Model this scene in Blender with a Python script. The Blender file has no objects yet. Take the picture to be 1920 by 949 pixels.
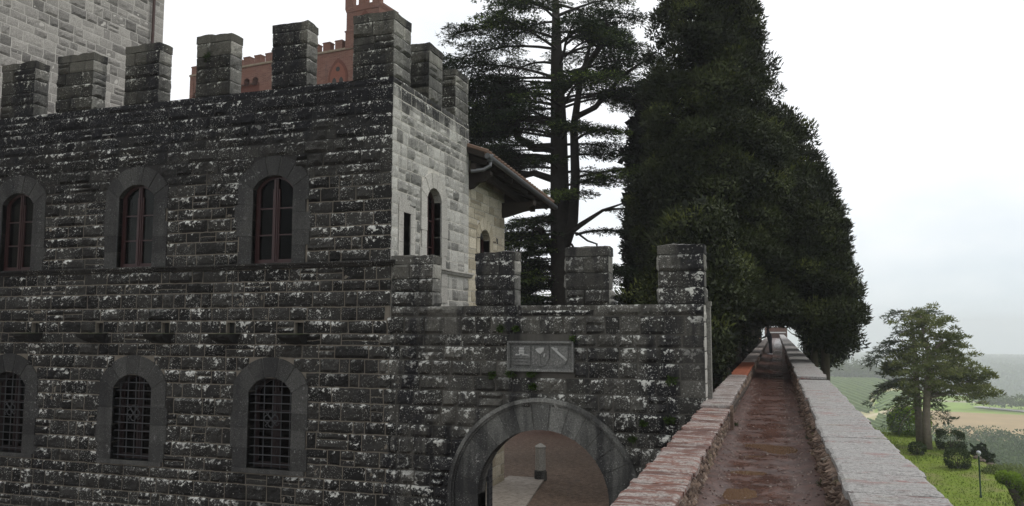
import bpy, math, random
import numpy as np
from mathutils import Vector
R = math.radians
rng = np.random.default_rng(7)
random.seed(7)
S = bpy.context.scene
COL = S.collection

# ------------------------------------------------------------------ camera
F_PX, W_PX = 1500.0, 1920.0
cd = bpy.data.cameras.new('camera')
cam = bpy.data.objects.new('camera', cd); COL.objects.link(cam)
cd.sensor_width = 36; cd.lens = 36 * F_PX / W_PX
cd.clip_start = 0.1; cd.clip_end = 9000
YAW, PITCH = R(18.5), math.atan(138.5 / 1500)
cam.rotation_euler = (math.pi / 2 + PITCH, 0, YAW)
S.camera = cam

# ------------------------------------------------------------------ sky, sun, exposure
wd = bpy.data.worlds.new('World'); S.world = wd; wd.use_nodes = True
wt = wd.node_tree; wt.nodes.clear()
SUN_EL, SUN_AZ = R(52), R(78)            # azimuth clockwise from +Y
wo = wt.nodes.new('ShaderNodeOutputWorld'); bg = wt.nodes.new('ShaderNodeBackground')
sky = wt.nodes.new('ShaderNodeTexSky'); sky.sky_type = 'NISHITA'; sky.sun_disc = False
sky.sun_elevation = SUN_EL; sky.sun_rotation = SUN_AZ
tc = wt.nodes.new('ShaderNodeTexCoord')
nz = wt.nodes.new('ShaderNodeTexNoise'); nz.inputs['Scale'].default_value = 2.2; nz.inputs['Detail'].default_value = 5
nz.inputs['Roughness'].default_value = .5
mp = wt.nodes.new('ShaderNodeMapping'); mp.inputs['Scale'].default_value = (1, 1, 2.2)
mp.inputs['Location'].default_value = (.4, .1, .7)
rp = wt.nodes.new('ShaderNodeValToRGB')
rp.color_ramp.elements[0].position = .42; rp.color_ramp.elements[0].color = (8.9, 9.8, 10.5, 1)
rp.color_ramp.elements[1].position = .66; rp.color_ramp.elements[1].color = (12.9, 13.0, 13.1, 1)
mx = wt.nodes.new('ShaderNodeMixRGB'); mx.inputs[0].default_value = .88
L = wt.links.new
L(tc.outputs['Generated'], mp.inputs['Vector']); L(mp.outputs[0], nz.inputs['Vector'])
sx = wt.nodes.new('ShaderNodeSeparateXYZ'); ma = wt.nodes.new('ShaderNodeMath'); ma.operation = 'MULTIPLY_ADD'; ma.inputs[1].default_value = .55
L(tc.outputs['Generated'], sx.inputs[0]); L(sx.outputs[2], ma.inputs[0]); L(nz.outputs['Fac'], ma.inputs[2]); L(ma.outputs[0], rp.inputs[0]); L(sky.outputs[0], mx.inputs[1]); L(rp.outputs[0], mx.inputs[2])
L(mx.outputs[0], bg.inputs['Color']); bg.inputs['Strength'].default_value = .095
L(bg.outputs[0], wo.inputs['Surface'])
sd = bpy.data.lights.new('sun', 'SUN'); sd.energy = 1.25; sd.angle = R(25); sd.color = (1, .97, .93)
sun = bpy.data.objects.new('sun', sd); COL.objects.link(sun)
sv = Vector((math.sin(SUN_AZ) * math.cos(SUN_EL), math.cos(SUN_AZ) * math.cos(SUN_EL), math.sin(SUN_EL)))
sun.rotation_euler = sv.to_track_quat('Z', 'Y').to_euler()
sun.location = (20, -10, 40)
vs = S.view_settings
vs.view_transform = 'Standard'; vs.look = 'None'; vs.exposure = 0.0; vs.gamma = 1; vs.use_curve_mapping = False
S.cycles.max_bounces = 6; S.cycles.diffuse_bounces = 3; S.cycles.glossy_bounces = 3
S.cycles.transparent_max_bounces = 8; S.cycles.volume_bounces = 1
S.cycles.use_denoising = True

# ------------------------------------------------------------------ numpy noise
def _h(ix, iy, iz, s):
    n = (ix * 374761393 + iy * 668265263 + iz * 2147483647 + s * 974634777) & 0xffffffff
    n = ((n ^ (n >> 13)) * 1274126177) & 0xffffffff
    n = ((n ^ (n >> 16)) * 2246822519) & 0xffffffff
    return ((n ^ (n >> 15)) & 0xffff) / 65535.0
def vnoise(p, s=0):
    p = np.asarray(p, float); i = np.floor(p).astype(np.int64); f = p - i; f = f * f * (3 - 2 * f)
    r = 0
    for a in (0, 1):
        for b in (0, 1):
            for c in (0, 1):
                w = (f[..., 0] if a else 1 - f[..., 0]) * (f[..., 1] if b else 1 - f[..., 1]) * (f[..., 2] if c else 1 - f[..., 2])
                r = r + w * _h(i[..., 0] + a, i[..., 1] + b, i[..., 2] + c, s)
    return r
def fbm(p, o=3, s=0):
    p = np.asarray(p, float); r = 0; a = .5
    for k in range(o):
        r = r + a * (vnoise(p * 2 ** k, s + k) - .5); a *= .5
    return r
def smooth(a, b, x):
    t = np.clip((x - a) / (b - a), 0, 1); return t * t * (3 - 2 * t)

# ------------------------------------------------------------------ mesh builder
class MB:
    def __init__(s): s.v = []; s.f = []; s.t = []; s.k = []; s.m = []; s.n = 0
    def add(s, v, f, tone=.5, m=0, top=.35):
        v = np.asarray(v, float).reshape(-1, 3)
        s.v.append(v)
        s.t.append(np.full(len(v), tone) if np.isscalar(tone) else np.asarray(tone, float))
        s.k.append(np.full(len(v), top) if np.isscalar(top) else np.asarray(top, float))
        for q in f: s.f.append(tuple(int(i) + s.n for i in q)); s.m.append(m)
        s.n += len(v)
    def quad(s, a, b, c, d, tone=.5, m=0): s.add([a, b, c, d], [(0, 1, 2, 3)], tone, m)
    def box(s, x0, x1, y0, y1, z0, z1, tone=.5, m=0):
        v = [(x, y, z) for z in (z0, z1) for y in (y0, y1) for x in (x0, x1)]
        s.add(v, [(0, 2, 3, 1), (4, 5, 7, 6), (0, 1, 5, 4), (2, 6, 7, 3), (0, 4, 6, 2), (1, 3, 7, 5)], tone, m)
    def bar(s, a, b, w, d=None, up=(0, 0, 1), tone=.5, m=0):
        a = Vector(a); b = Vector(b); t = (b - a).normalized(); u = Vector(up)
        if abs(t.dot(u)) > .95: u = Vector((1, 0, 0))
        x = t.cross(u).normalized() * w / 2; y = x.cross(t).normalized() * (d or w) / 2
        v = [p + i * x + j * y for p in (a, b) for i, j in ((-1, -1), (1, -1), (1, 1), (-1, 1))]
        s.add([tuple(p) for p in v], [(3, 2, 1, 0), (4, 5, 6, 7), (0, 1, 5, 4), (1, 2, 6, 5), (2, 3, 7, 6), (3, 0, 4, 7)], tone, m)
    def tube(s, pts, rad, k=8, tone=.5, m=0, cap=True):
        pts = [Vector(p) for p in pts]; n = len(pts)
        if np.isscalar(rad): rad = [rad] * n
        vs_ = []; pu = None
        for i, p in enumerate(pts):
            t = (pts[min(i + 1, n - 1)] - pts[max(i - 1, 0)]).normalized()
            u = pu if pu is not None else (Vector((1, 0, 0)) if abs(t.x) < .8 else Vector((0, 1, 0)))
            u = (u - t * u.dot(t)).normalized(); pu = u; w = t.cross(u)
            for j in range(k):
                a = 2 * math.pi * j / k
                vs_.append(tuple(p + (u * math.cos(a) + w * math.sin(a)) * rad[i]))
        f = [(i * k + j, i * k + (j + 1) % k, (i + 1) * k + (j + 1) % k, (i + 1) * k + j) for i in range(n - 1) for j in range(k)]
        if cap: f += [tuple(range(k - 1, -1, -1)), tuple((n - 1) * k + j for j in range(k))]
        s.add(vs_, f, tone, m)
    def prism(s, poly, fn, d0, d1, tone=.5, m=0):
        n = len(poly)                                  # poly: (u,v) ccw; fn(u,v,d)
        v = [fn(u, w, d0) for u, w in poly] + [fn(u, w, d1) for u, w in poly]
        f = [tuple(range(n)), tuple(range(2 * n - 1, n - 1, -1))] + [((i + 1) % n, i, i + n, (i + 1) % n + n) for i in range(n)]
        s.add(v, f, tone, m)
    def lathe(s, prof, c, k=16, tone=.5, m=0):
        v = [(c[0] + r * math.cos(2 * math.pi * j / k), c[1] + r * math.sin(2 * math.pi * j / k), c[2] + z) for r, z in prof for j in range(k)]
        n = len(prof)
        f = [(i * k + j, i * k + (j + 1) % k, (i + 1) * k + (j + 1) % k, (i + 1) * k + j) for i in range(n - 1) for j in range(k)]
        f += [tuple(range(k - 1, -1, -1)), tuple((n - 1) * k + j for j in range(k))]
        s.add(v, f, tone, m)
    def build(s, name, mats, parent=None, smooth_=False):
        if not isinstance(mats, (list, tuple)): mats = [mats]
        me = bpy.data.meshes.new(name)
        v = np.concatenate(s.v)
        off = np.array(parent.location) if parent is not None and parent.type == 'EMPTY' else \
            (np.array(parent.parent.location) if parent is not None and parent.parent is not None else np.zeros(3))
        if parent is not None and parent.type == 'MESH' and parent.parent is None: off = np.zeros(3)
        me.from_pydata((v - off).tolist(), [], s.f)
        at = me.attributes.new('tone', 'FLOAT', 'POINT'); at.data.foreach_set('value', np.concatenate(s.t).astype(np.float32))
        at = me.attributes.new('top', 'FLOAT', 'POINT'); at.data.foreach_set('value', np.concatenate(s.k).astype(np.float32))
        for m in mats: me.materials.append(m)
        if len(mats) > 1: me.polygons.foreach_set('material_index', np.array(s.m, np.int32))
        if smooth_: me.polygons.foreach_set('use_smooth', np.ones(len(me.polygons), bool))
        me.update()
        o = bpy.data.objects.new(name, me); COL.objects.link(o)
        if parent is not None: o.parent = parent
        return o

def quads_obj(name, V, tone, mat, parent=None, nv=4):
    """V: (n,nv,3) world positions of separate leaf faces"""
    n = len(V); me = bpy.data.meshes.new(name)
    off = np.array(parent.location) if parent is not None else np.zeros(3)
    me.vertices.add(n * nv); me.vertices.foreach_set('co', (V.reshape(-1, 3) - off).astype(np.float32).ravel())
    me.loops.add(n * nv); me.loops.foreach_set('vertex_index', np.arange(n * nv, dtype=np.int32))
    me.polygons.add(n); me.polygons.foreach_set('loop_start', np.arange(0, n * nv, nv, dtype=np.int32))
    at = me.attributes.new('tone', 'FLOAT', 'POINT'); at.data.foreach_set('value', np.repeat(tone, nv).astype(np.float32))
    me.materials.append(mat); me.update(calc_edges=True); me.validate()
    o = bpy.data.objects.new(name, me); COL.objects.link(o)
    if parent is not None: o.parent = parent
    return o

def tag(o, label, cat, group=None):
    o['label'] = label; o['category'] = cat
    if group: o['group'] = group
    return o
def thing(name, loc, label, cat, group=None):
    o = bpy.data.objects.new(name, None); COL.objects.link(o); o.location = loc; o.empty_display_size = .3
    return tag(o, label, cat, group)
def struct(o, kind='structure'): o['kind'] = kind; return o

# ------------------------------------------------------------------ materials
class NT:
    def __init__(s, name):
        s.mat = bpy.data.materials.new(name); s.mat.use_nodes = True; s.t = s.mat.node_tree; s.t.nodes.clear()
        s.out = s.t.nodes.new('ShaderNodeOutputMaterial'); s.geo = None
    def n(s, typ, **kw):
        nd = s.t.nodes.new('ShaderNode' + typ)
        for k, v in kw.items():
            if hasattr(nd, k) and k not in ('Scale',): setattr(nd, k, v)
            else: s.set(nd, k, v)
        return nd
    def set(s, nd, k, v):
        if isinstance(k, str): k = k.replace('_', ' ') if k.replace('_', ' ') in nd.inputs else k
        i = nd.inputs[k]
        if isinstance(v, bpy.types.NodeSocket): s.t.links.new(v, i)
        elif isinstance(v, (tuple, list)) and len(v) == 3 and i.type == 'RGBA': i.default_value = (*v, 1)
        else: i.default_value = v
    def pos(s):
        if s.geo is None: s.geo = s.n('NewGeometry')
        return s.geo.outputs['Position']
    def nrm(s): s.pos(); return s.geo.outputs['Normal']
    def tone(s):
        a = s.n('Attribute'); a.attribute_name = 'tone'; return a.outputs['Fac']
    def scale(s, v, sc):
        m = s.n('VectorMath', operation='MULTIPLY'); s.set(m, 0, v); m.inputs[1].default_value = sc; return m.outputs[0]
    def noise(s, sc, det=4, rough=.55, vec=None, dist=0):
        m = s.n('TexNoise'); s.set(m, 'Vector', vec if vec is not None else s.pos())
        m.inputs['Scale'].default_value = sc; m.inputs['Detail'].default_value = det; m.inputs['Roughness'].default_value = rough
        m.inputs['Distortion'].default_value = dist
        return m.outputs['Fac']
    def voro(s, sc, vec=None, feat='F1', out='Distance', rnd=1):
        m = s.n('TexVoronoi', feature=feat); s.set(m, 'Vector', vec if vec is not None else s.pos()); m.inputs['Scale'].default_value = sc
        m.inputs['Randomness'].default_value = rnd
        return m.outputs[out]
    def ramp(s, x, a, b, lo=0., hi=1.):
        m = s.n('MapRange'); m.interpolation_type = 'SMOOTHSTEP'; s.set(m, 0, x)
        for i, v in enumerate((a, b, lo, hi)): m.inputs[1 + i].default_value = v
        return m.outputs[0]
    def math(s, op, a, b=0.):
        m = s.n('Math', operation=op); s.set(m, 0, a); s.set(m, 1, b); return m.outputs[0]
    def mix(s, f, a, b, typ='MIX'):
        m = s.n('MixRGB', blend_type=typ); s.set(m, 0, f); s.set(m, 1, a); s.set(m, 2, b); return m.outputs[0]
    def sep(s, v):
        m = s.n('SeparateXYZ'); s.set(m, 0, v); return m.outputs
    def bump(s, h, st, dist=.02, nrm=None):
        m = s.n('Bump'); m.inputs['Strength'].default_value = st; m.inputs['Distance'].default_value = dist; s.set(m, 'Height', h)
        if nrm is not None: s.set(m, 'Normal', nrm)
        return m.outputs[0]
    def bsdf(s, col, rough=.8, nrm=None, spec=.3, metal=0):
        b = s.n('BsdfPrincipled'); s.set(b, 'Base Color', col); s.set(b, 'Roughness', rough); s.set(b, 'Metallic', metal)
        b.inputs['Specular IOR Level'].default_value = spec
        if nrm is not None: s.set(b, 'Normal', nrm)
        s.t.links.new(b.outputs[0], s.out.inputs['Surface']); return b

def stone_mat(name, dark, light, lichen=.5, lich_col=(.5, .5, .47), stain=0., stain_z=None, warm=0., spot=(.09, .16), up=.75, ochre=0., fbump=.6, patch=.815):
    t = NT(name); tn = t.tone()
    big = t.noise(.6, 3); med = t.noise(5, 5, .6); fine = t.noise(38, 5, .65)
    c = t.mix(t.math('ADD', t.math('MULTIPLY', tn, .7), t.math('MULTIPLY', med, .35)), dark, light)
    c = t.mix(t.ramp(fine, .3, .72), t.mix(1, c, (.62, .62, .62), 'MULTIPLY'), t.mix(1, c, (1.22, 1.22, 1.2), 'MULTIPLY'))
    if warm: c = t.mix(t.ramp(t.noise(1.7, 3), .48, .7, 0, warm), c, (.36, .27, .15))
    px, py, pz = t.sep(t.pos())
    if stain:
        run = t.noise(1, 4, .6, t.scale(t.pos(), (1.5, 1.5, .22)))
        sm = t.ramp(run, .40, .60)
        if stain_z:
            zz = t.ramp(pz, stain_z[0], stain_z[1])
            sm = t.math('MAXIMUM', t.math('MULTIPLY', t.ramp(t.math('ADD', t.math('MULTIPLY', zz, .55), t.math('MULTIPLY', run, .9)), .52, .80), 1.), t.math('MULTIPLY', t.ramp(run, .56, .70), .55))
        c = t.mix(t.math('MULTIPLY', sm, stain), c, (.014, .014, .016))
    # lichen : crusty pale spots, mostly on the upper ledges of each block
    nx, ny, nzv = t.sep(t.nrm()); ta = t.n('Attribute'); ta.attribute_name = 'top'; top = ta.outputs['Fac']
    ledge = t.math('ADD', t.math('MULTIPLY', t.ramp(top, .25, 1.0), up), t.ramp(nzv, .1, .8, 0, .15))
    zone = t.ramp(t.noise(.7, 4, .65), .34, .58, .08, 1)
    v1 = t.math('ADD', t.voro(10), t.math('MULTIPLY', t.noise(40, 3), .16))
    sp = t.math('MULTIPLY', t.ramp(v1, spot[1] + .09, spot[0] + .05), t.ramp(t.voro(10, out='Color'), .38, .46))
    v2 = t.math('MULTIPLY', t.ramp(t.voro(30), .32, .20), t.ramp(t.noise(3.5, 3), .42, .56))
    pt = t.ramp(t.math('ADD', t.math('ADD', t.noise(11, 6, .75), t.math('MULTIPLY', t.noise(2.2, 2), .35)), t.math('MULTIPLY', ledge, .13)), patch, patch + .045)
    lm = t.math('MAXIMUM', t.math('MULTIPLY', sp, t.math('ADD', t.math('MULTIPLY', ledge, .6), .45)), t.math('MULTIPLY', v2, .42))
    lm = t.math('MAXIMUM', lm, pt)
    lm = t.math('MULTIPLY', lm, t.math('MULTIPLY', zone, lichen))
    lm = t.math('MULTIPLY', lm, t.ramp(fine, .2, .5, .55, 1))
    c = t.mix(lm, c, lich_col)
    if ochre: c = t.mix(t.ramp(t.noise(3.1, 5, .6, t.scale(t.pos(), (1, 1, .5))), .68, .74, 0, ochre), c, (.34, .17, .05))
    h = t.math('ADD', t.math('MULTIPLY', fine, .6), t.math('MULTIPLY', med, .6))
    t.bsdf(c, .9, t.bump(h, fbump, .02), .12)
    return t.mat

M = {}
M['dark'] = stone_mat('dark_stone', (.006, .006, .0065), (.052, .050, .046), 1., (.62, .62, .58), .95, (3.3, 5.3), fbump=.9)
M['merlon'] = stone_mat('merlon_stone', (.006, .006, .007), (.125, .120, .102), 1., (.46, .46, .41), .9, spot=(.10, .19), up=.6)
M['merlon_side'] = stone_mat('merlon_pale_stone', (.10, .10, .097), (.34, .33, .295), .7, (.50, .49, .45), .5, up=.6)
M['gate'] = stone_mat('gate_stone', (.010, .010, .010), (.125, .120, .106), 1., (.55, .55, .51), .95, spot=(.11, .2), up=.55, patch=.785)
M['dressed'] = stone_mat('dressed_stone', (.022, .022, .022), (.098, .097, .092), .6, (.33, .33, .32), .45, fbump=.25)
M['arch'] = stone_mat('arch_stone', (.040, .040, .038), (.22, .22, .205), .7, (.42, .42, .40), .8, fbump=.3)
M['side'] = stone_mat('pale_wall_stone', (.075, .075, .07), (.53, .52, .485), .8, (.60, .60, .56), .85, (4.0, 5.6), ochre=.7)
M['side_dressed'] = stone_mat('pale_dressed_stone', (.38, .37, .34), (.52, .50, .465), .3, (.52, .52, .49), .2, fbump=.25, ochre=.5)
M['tower'] = stone_mat('tower_stone', (.11, .105, .10), (.43, .41, .38), .3, (.55, .54, .5), 0, ochre=.3)
M['house'] = stone_mat('house_stone', (.25, .215, .15), (.62, .57, .46), .2, (.6, .58, .52), 0, ochre=.3)
M['plaque'] = stone_mat('plaque_stone', (.13, .13, .125), (.20, .20, .19), .9, (.42, .42, .40), .3, fbump=.3)

def simple(name, col, rough=.7, nsc=12, var=.35, spec=.3, metal=0, bump=.3):
    t = NT(name); f = t.noise(nsc, 5, .6)
    c = t.mix(f, tuple(x * (1 - var) for x in col), tuple(min(1, x * (1 + var)) for x in col))
    t.bsdf(c, rough, t.bump(f, bump, .01), spec, metal); return t.mat
def mortar_mat(name, col, stain_z=None, st=.8):
    t = NT(name); f = t.noise(8, 5, .6)
    c = t.mix(f, tuple(x * .55 for x in col), tuple(x * 1.3 for x in col))
    run = t.noise(1, 4, .6, t.scale(t.pos(), (1.5, 1.5, .22)))
    if stain_z:
        px, py, pz = t.sep(t.pos())
        zz = t.ramp(pz, stain_z[0], stain_z[1])
        sm = t.ramp(t.math('ADD', t.math('MULTIPLY', zz, .6), t.math('MULTIPLY', run, .8)), .45, .78)
    else: sm = t.ramp(run, .45, .62)
    c = t.mix(t.math('MULTIPLY', sm, st), c, (.016, .016, .016))
    t.bsdf(c, .95, t.bump(t.noise(60, 3), .4, .01), .2); return t.mat
M['mortar_dark'] = mortar_mat('mortar_grey', (.17, .15, .122), (1.8, 4.6), .94)
M['mortar_gate'] = mortar_mat('mortar_gate', (.085, .08, .07), None, .9)
M['mortar_black'] = mortar_mat('mortar_mossy', (.035, .035, .03), None, .9)
M['mortar_pale'] = mortar_mat('mortar_pale', (.50, .48, .43), (4.6, 6.5), .6)
M['mortar_tower'] = mortar_mat('mortar_tower', (.52, .50, .46), (90, 99), .1)
M['wood'] = simple('dark_timber', (.022, .016, .012), .7, 20)
M['frame'] = simple('red_brown_paint', (.030, .0095, .009), .45, 30, .3, .4)
M['frame_dark'] = simple('shaded_frame_paint', (.014, .006, .006), .6, 30)
M['iron'] = simple('wrought_iron', (.030, .031, .034), .55, 40, .4, .4)
M['inside'] = simple('dark_plaster', (.05, .045, .04), .9)
M['shutter'] = simple('inner_shutter_paint', (.085, .075, .07), .7, 6)
M['zinc'] = simple('zinc_gutter', (.14, .145, .15), .45, 8, .3, .5, .6)
M['tile'] = simple('roof_tile', (.12, .075, .052), .85, 5, .5)
M['pipe'] = simple('brown_pipe', (.06, .035, .03), .5)
M['spout'] = simple('black_wet_stone', (.012, .012, .011), .85, 25, .6, .3, 0, 1)
M['moss'] = simple('moss', (.035, .045, .012), .95, 30, .5)
M['post'] = simple('green_post_paint', (.012, .045, .022), .5)
M['bark'] = simple('bark', (.060, .050, .042), .95, 9, .55, .15, 0, 1)
M['bark_pale'] = simple('pine_bark', (.21, .175, .145), .95, 5, .6, .15, 0, 1)
M['bark_cedar'] = simple('cedar_bark', (.036, .032, .028), .95, 7, .5, .15, 0, 1)
M['skin'] = simple('skin', (.35, .2, .14), .6)
M['cloth_dark'] = simple('dark_cloth', (.012, .012, .016), .9)
M['hair'] = simple('dark_hair', (.015, .01, .008), .6)
M['shoe'] = simple('pale_shoe', (.5, .5, .52), .6)

def glass_mat():
    t = NT('window_glass')
    tr = t.n('BsdfTransparent'); tr.inputs[0].default_value = (.40, .41, .40, 1)
    gl = t.n('BsdfGlossy'); gl.inputs['Roughness'].default_value = .015; gl.inputs['Color'].default_value = (.9, .9, .9, 1)
    fr = t.n('Fresnel'); fr.inputs[0].default_value = 1.5
    m = t.n('MixShader'); t.set(m, 0, t.math('MULTIPLY', fr.outputs[0], .09)); t.t.links.new(tr.outputs[0], m.inputs[1]); t.t.links.new(gl.outputs[0], m.inputs[2])
    t.t.links.new(m.outputs[0], t.out.inputs['Surface']); return t.mat
M['glass'] = glass_mat()

def leaf_mat(name, dark, light, tip=None, trans=.25):
    t = NT(name); tn = t.tone()
    c = t.mix(tn, dark, light)
    if tip: c = t.mix(t.ramp(tn, .72, 1.), c, tip)
    c = t.mix(t.ramp(t.noise(.9, 3), .35, .65), t.mix(1, c, (.75, .78, .75), 'MULTIPLY'), c)
    p = t.n('BsdfPrincipled'); t.set(p, 'Base Color', c); p.inputs['Roughness'].default_value = .65; p.inputs['Specular IOR Level'].default_value = .18
    tl = t.n('BsdfTranslucent'); t.set(tl, 'Color', c)
    m = t.n('MixShader'); m.inputs[0].default_value = trans
    t.t.links.new(p.outputs[0], m.inputs[1]); t.t.links.new(tl.outputs[0], m.inputs[2]); t.t.links.new(m.outputs[0], t.out.inputs['Surface'])
    return t.mat
M['cypress'] = leaf_mat('cypress_foliage', (.006, .010, .003), (.044, .056, .014), (.12, .135, .032), .10)
M['columnar'] = leaf_mat('columnar_cypress_foliage', (.006, .009, .005), (.018, .025, .012), None, .1)
M['cedar'] = leaf_mat('cedar_foliage', (.010, .019, .009), (.042, .066, .022), (.15, .21, .04), .25)
M['pine'] = leaf_mat('pine_foliage', (.085, .105, .030), (.23, .25, .085), (.30, .31, .12), .25)
M['hcedar'] = leaf_mat('hill_cedar_foliage', (.060, .082, .048), (.15, .185, .11), None, .2)
M['bush'] = leaf_mat('clipped_bush_foliage', (.016, .030, .008), (.055, .085, .022), None, .15)
M['weed'] = leaf_mat('weed_leaf', (.03, .055, .012), (.10, .16, .03), None, .25)
M['fresh'] = leaf_mat('fresh_spring_leaf', (.09, .16, .015), (.26, .38, .045), None, .35)
M['shrub'] = leaf_mat('slope_shrub_leaf', (.09, .12, .035), (.20, .25, .09), None, .3)
M['wood_far'] = leaf_mat('wood_foliage', (.028, .066, .014), (.13, .19, .055), None, .2)
M['grass'] = leaf_mat('grass_blade', (.11, .17, .022), (.24, .31, .06), (.33, .30, .12), .3)
M['vine'] = leaf_mat('vine_leaf', (.09, .16, .025), (.17, .26, .05), None, .2)

# ------------------------------------------------------------------ masonry
def frame_fn(o, u, n):
    o = np.array(o, float); u = np.array(u, float); n = np.array(n, float)
    return lambda a, b, d: o + np.multiply.outer(a, u) + np.multiply.outer(b, np.array([0, 0, 1.])) + np.multiply.outer(d, n)

def block(mb, fn, u0, u1, v0, v1, bulge, rough, depth=.05, res=.05, tone=None, seed=0, edge=.02, m=0):
    nu = max(2, int(round((u1 - u0) / res)) + 1); nv_ = max(2, int(round((v1 - v0) / res)) + 1)
    ju = rng.uniform(-.006, .006, 4)
    a = np.linspace(u0, u1, nu); b = np.linspace(v0, v1, nv_)
    A, B = np.meshgrid(a, b)
    de = np.minimum(np.minimum(A - u0, u1 - A), np.minimum(B - v0, v1 - B))
    e = np.clip(de / edge, 0, 1)
    P0 = fn(A, B, np.zeros_like(A))
    nse = fbm(P0 * 7 + seed * 3.1, 2, 3) + .6 * fbm(P0 * 19 + seed, 2, 9)
    tl = rng.uniform(-1, 1, 2) * .5
    D = e * (bulge * (1 + tl[0] * (A - (u0 + u1) / 2) / (u1 - u0) * 2 + tl[1] * (B - (v0 + v1) / 2) / (v1 - v0) * 2) + rough * nse * 1.9)
    # wobbly edges
    A2 = A + (1 - e) * .012 * (vnoise(P0 * 9, 5) - .5) * 2; B2 = B + (1 - e) * .012 * (vnoise(P0 * 9, 6) - .5) * 2
    V = fn(A2, B2, D).reshape(-1, 3)
    f = [(j * nu + i, j * nu + i + 1, (j + 1) * nu + i + 1, (j + 1) * nu + i) for j in range(nv_ - 1) for i in range(nu - 1)]
    tone = rng.uniform(0, 1) if tone is None else tone
    tp = ((B - v0) / (v1 - v0)).ravel()
    mb.add(V, f, tone, m, tp)
    # skirt
    idx = [i for i in range(nu)] + [(j) * nu + nu - 1 for j in range(1, nv_)] + [(nv_ - 1) * nu + i for i in range(nu - 2, -1, -1)] + [j * nu for j in range(nv_ - 2, 0, -1)]
    ring = V[idx]; nrm = fn(0., 0., 1.) - fn(0., 0., 0.)
    k = len(idx); bk = ring - nrm * depth
    mb.add(np.concatenate([ring, bk]), [((i + 1) % k, i, k + i, k + (i + 1) % k) for i in range(k)], tone, m, np.concatenate([tp[idx], tp[idx]]))

def courses(v0, v1, h, var=.24):
    n = max(1, int(round((v1 - v0) / h))); w = rng.uniform(1 - var, 1 + var, n); w = w / w.sum() * (v1 - v0)
    return np.concatenate([[v0], v0 + np.cumsum(w)])
def masonry(mb, fn, u0, u1, v0, v1, h=.27, lmin=.22, lmax=.80, gap=.024, bulge=(.006, .060), rough=.055, excl=None, res=.055, smoothp=.12, quoin=None, cs=None, m=0, tonef=None, smt=False):
    cs = courses(v0, v1, h) if cs is None else cs
    for ci in range(len(cs) - 1):
        a, b = cs[ci], cs[ci + 1]
        segs = [(u0, u1)]
        for (e0, e1) in (excl(a, b) if excl else []):
            out = []
            for s0, s1 in segs:
                if e1 <= s0 or e0 >= s1: out.append((s0, s1)); continue
                if e0 - s0 > .06: out.append((s0, e0))
                if s1 - e1 > .06: out.append((e1, s1))
            segs = out
        for s0, s1 in segs:
            x = s0; first = True
            while x < s1 - 1e-6:
                w = (lmin + (lmax - lmin) * rng.beta(1.1, 1.5) * 1.15) * (rng.uniform(.55, 1) if first else 1); first = False
                if s1 - (x + w) < lmin * .7: w = s1 - x
                x1 = min(s1, x + w)
                q = quoin is not None and ((quoin[1] and s1 == u1 and x1 >= u1 - .01) or (quoin[0] and x <= u0 + .01))
                sm = rng.random() < smoothp or q
                bl = rng.uniform(.004, .010) if sm else rng.uniform(*bulge)
                rg = .006 if sm else rough * rng.uniform(.6, 1.3)
                if x1 - x > .28 and not q and b - a > .2 and rng.random() < .10:
                    mid = a + (b - a) * rng.uniform(.38, .62); block(mb, fn, x + gap / 2, x1 - gap / 2, mid + gap / 3, b - gap / 2, bl, rg, .05, res, None, seed=rng.integers(1000), m=m); b_ = mid - gap / 3
                else: b_ = b - gap / 2
                block(mb, fn, x + gap / 2, x1 - gap / 2, a + gap / 2, b_, bl, rg, .05, res,
                      (rng.uniform(.6, 1) if sm else rng.uniform(0, .65)) if smt else None if tonef is None else tonef((x + x1) / 2, (a + b) / 2), seed=rng.integers(1000), m=m)
                x = x1
    return cs
def core(mb, fn, u0, u1, v0, v1, d0, d1, holes=(), m=0):
    """solid slab between depths d0 (front) and d1 (back) with rectangular holes"""
    us = sorted({u0, u1, *[h[0] for h in holes], *[h[1] for h in holes]}); vs_ = sorted({v0, v1, *[h[2] for h in holes], *[h[3] for h in holes]})
    us = [u for u in us if u0 <= u <= u1]; vs_ = [v for v in vs_ if v0 <= v <= v1]
    inh = lambda u, v: any(h[0] < u < h[1] and h[2] < v < h[3] for h in holes) or not (u0 < u < u1 and v0 < v < v1)
    for i in range(len(us) - 1):
        for j in range(len(vs_) - 1):
            a, b, c, d = us[i], us[i + 1], vs_[j], vs_[j + 1]; mu, mv = (a + b) / 2, (c + d) / 2
            if inh(mu, mv): continue
            mb.quad(fn(a, c, d0), fn(b, c, d0), fn(b, d, d0), fn(a, d, d0), .5, m)
            mb.quad(fn(b, c, d1), fn(a, c, d1), fn(a, d, d1), fn(b, d, d1), .5, m)
            if inh(a - 1e-3, mv): mb.quad(fn(a, c, d1), fn(a, c, d0), fn(a, d, d0), fn(a, d, d1), .5, m)
            if inh(b + 1e-3, mv): mb.quad(fn(b, c, d0), fn(b, c, d1), fn(b, d, d1), fn(b, d, d0), .5, m)
            if inh(mu, c - 1e-3): mb.quad(fn(a, c, d1), fn(b, c, d1), fn(b, c, d0), fn(a, c, d0), .5, m)
            if inh(mu, d + 1e-3): mb.quad(fn(a, d, d0), fn(b, d, d0), fn(b, d, d1), fn(a, d, d1), .5, m)

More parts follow.
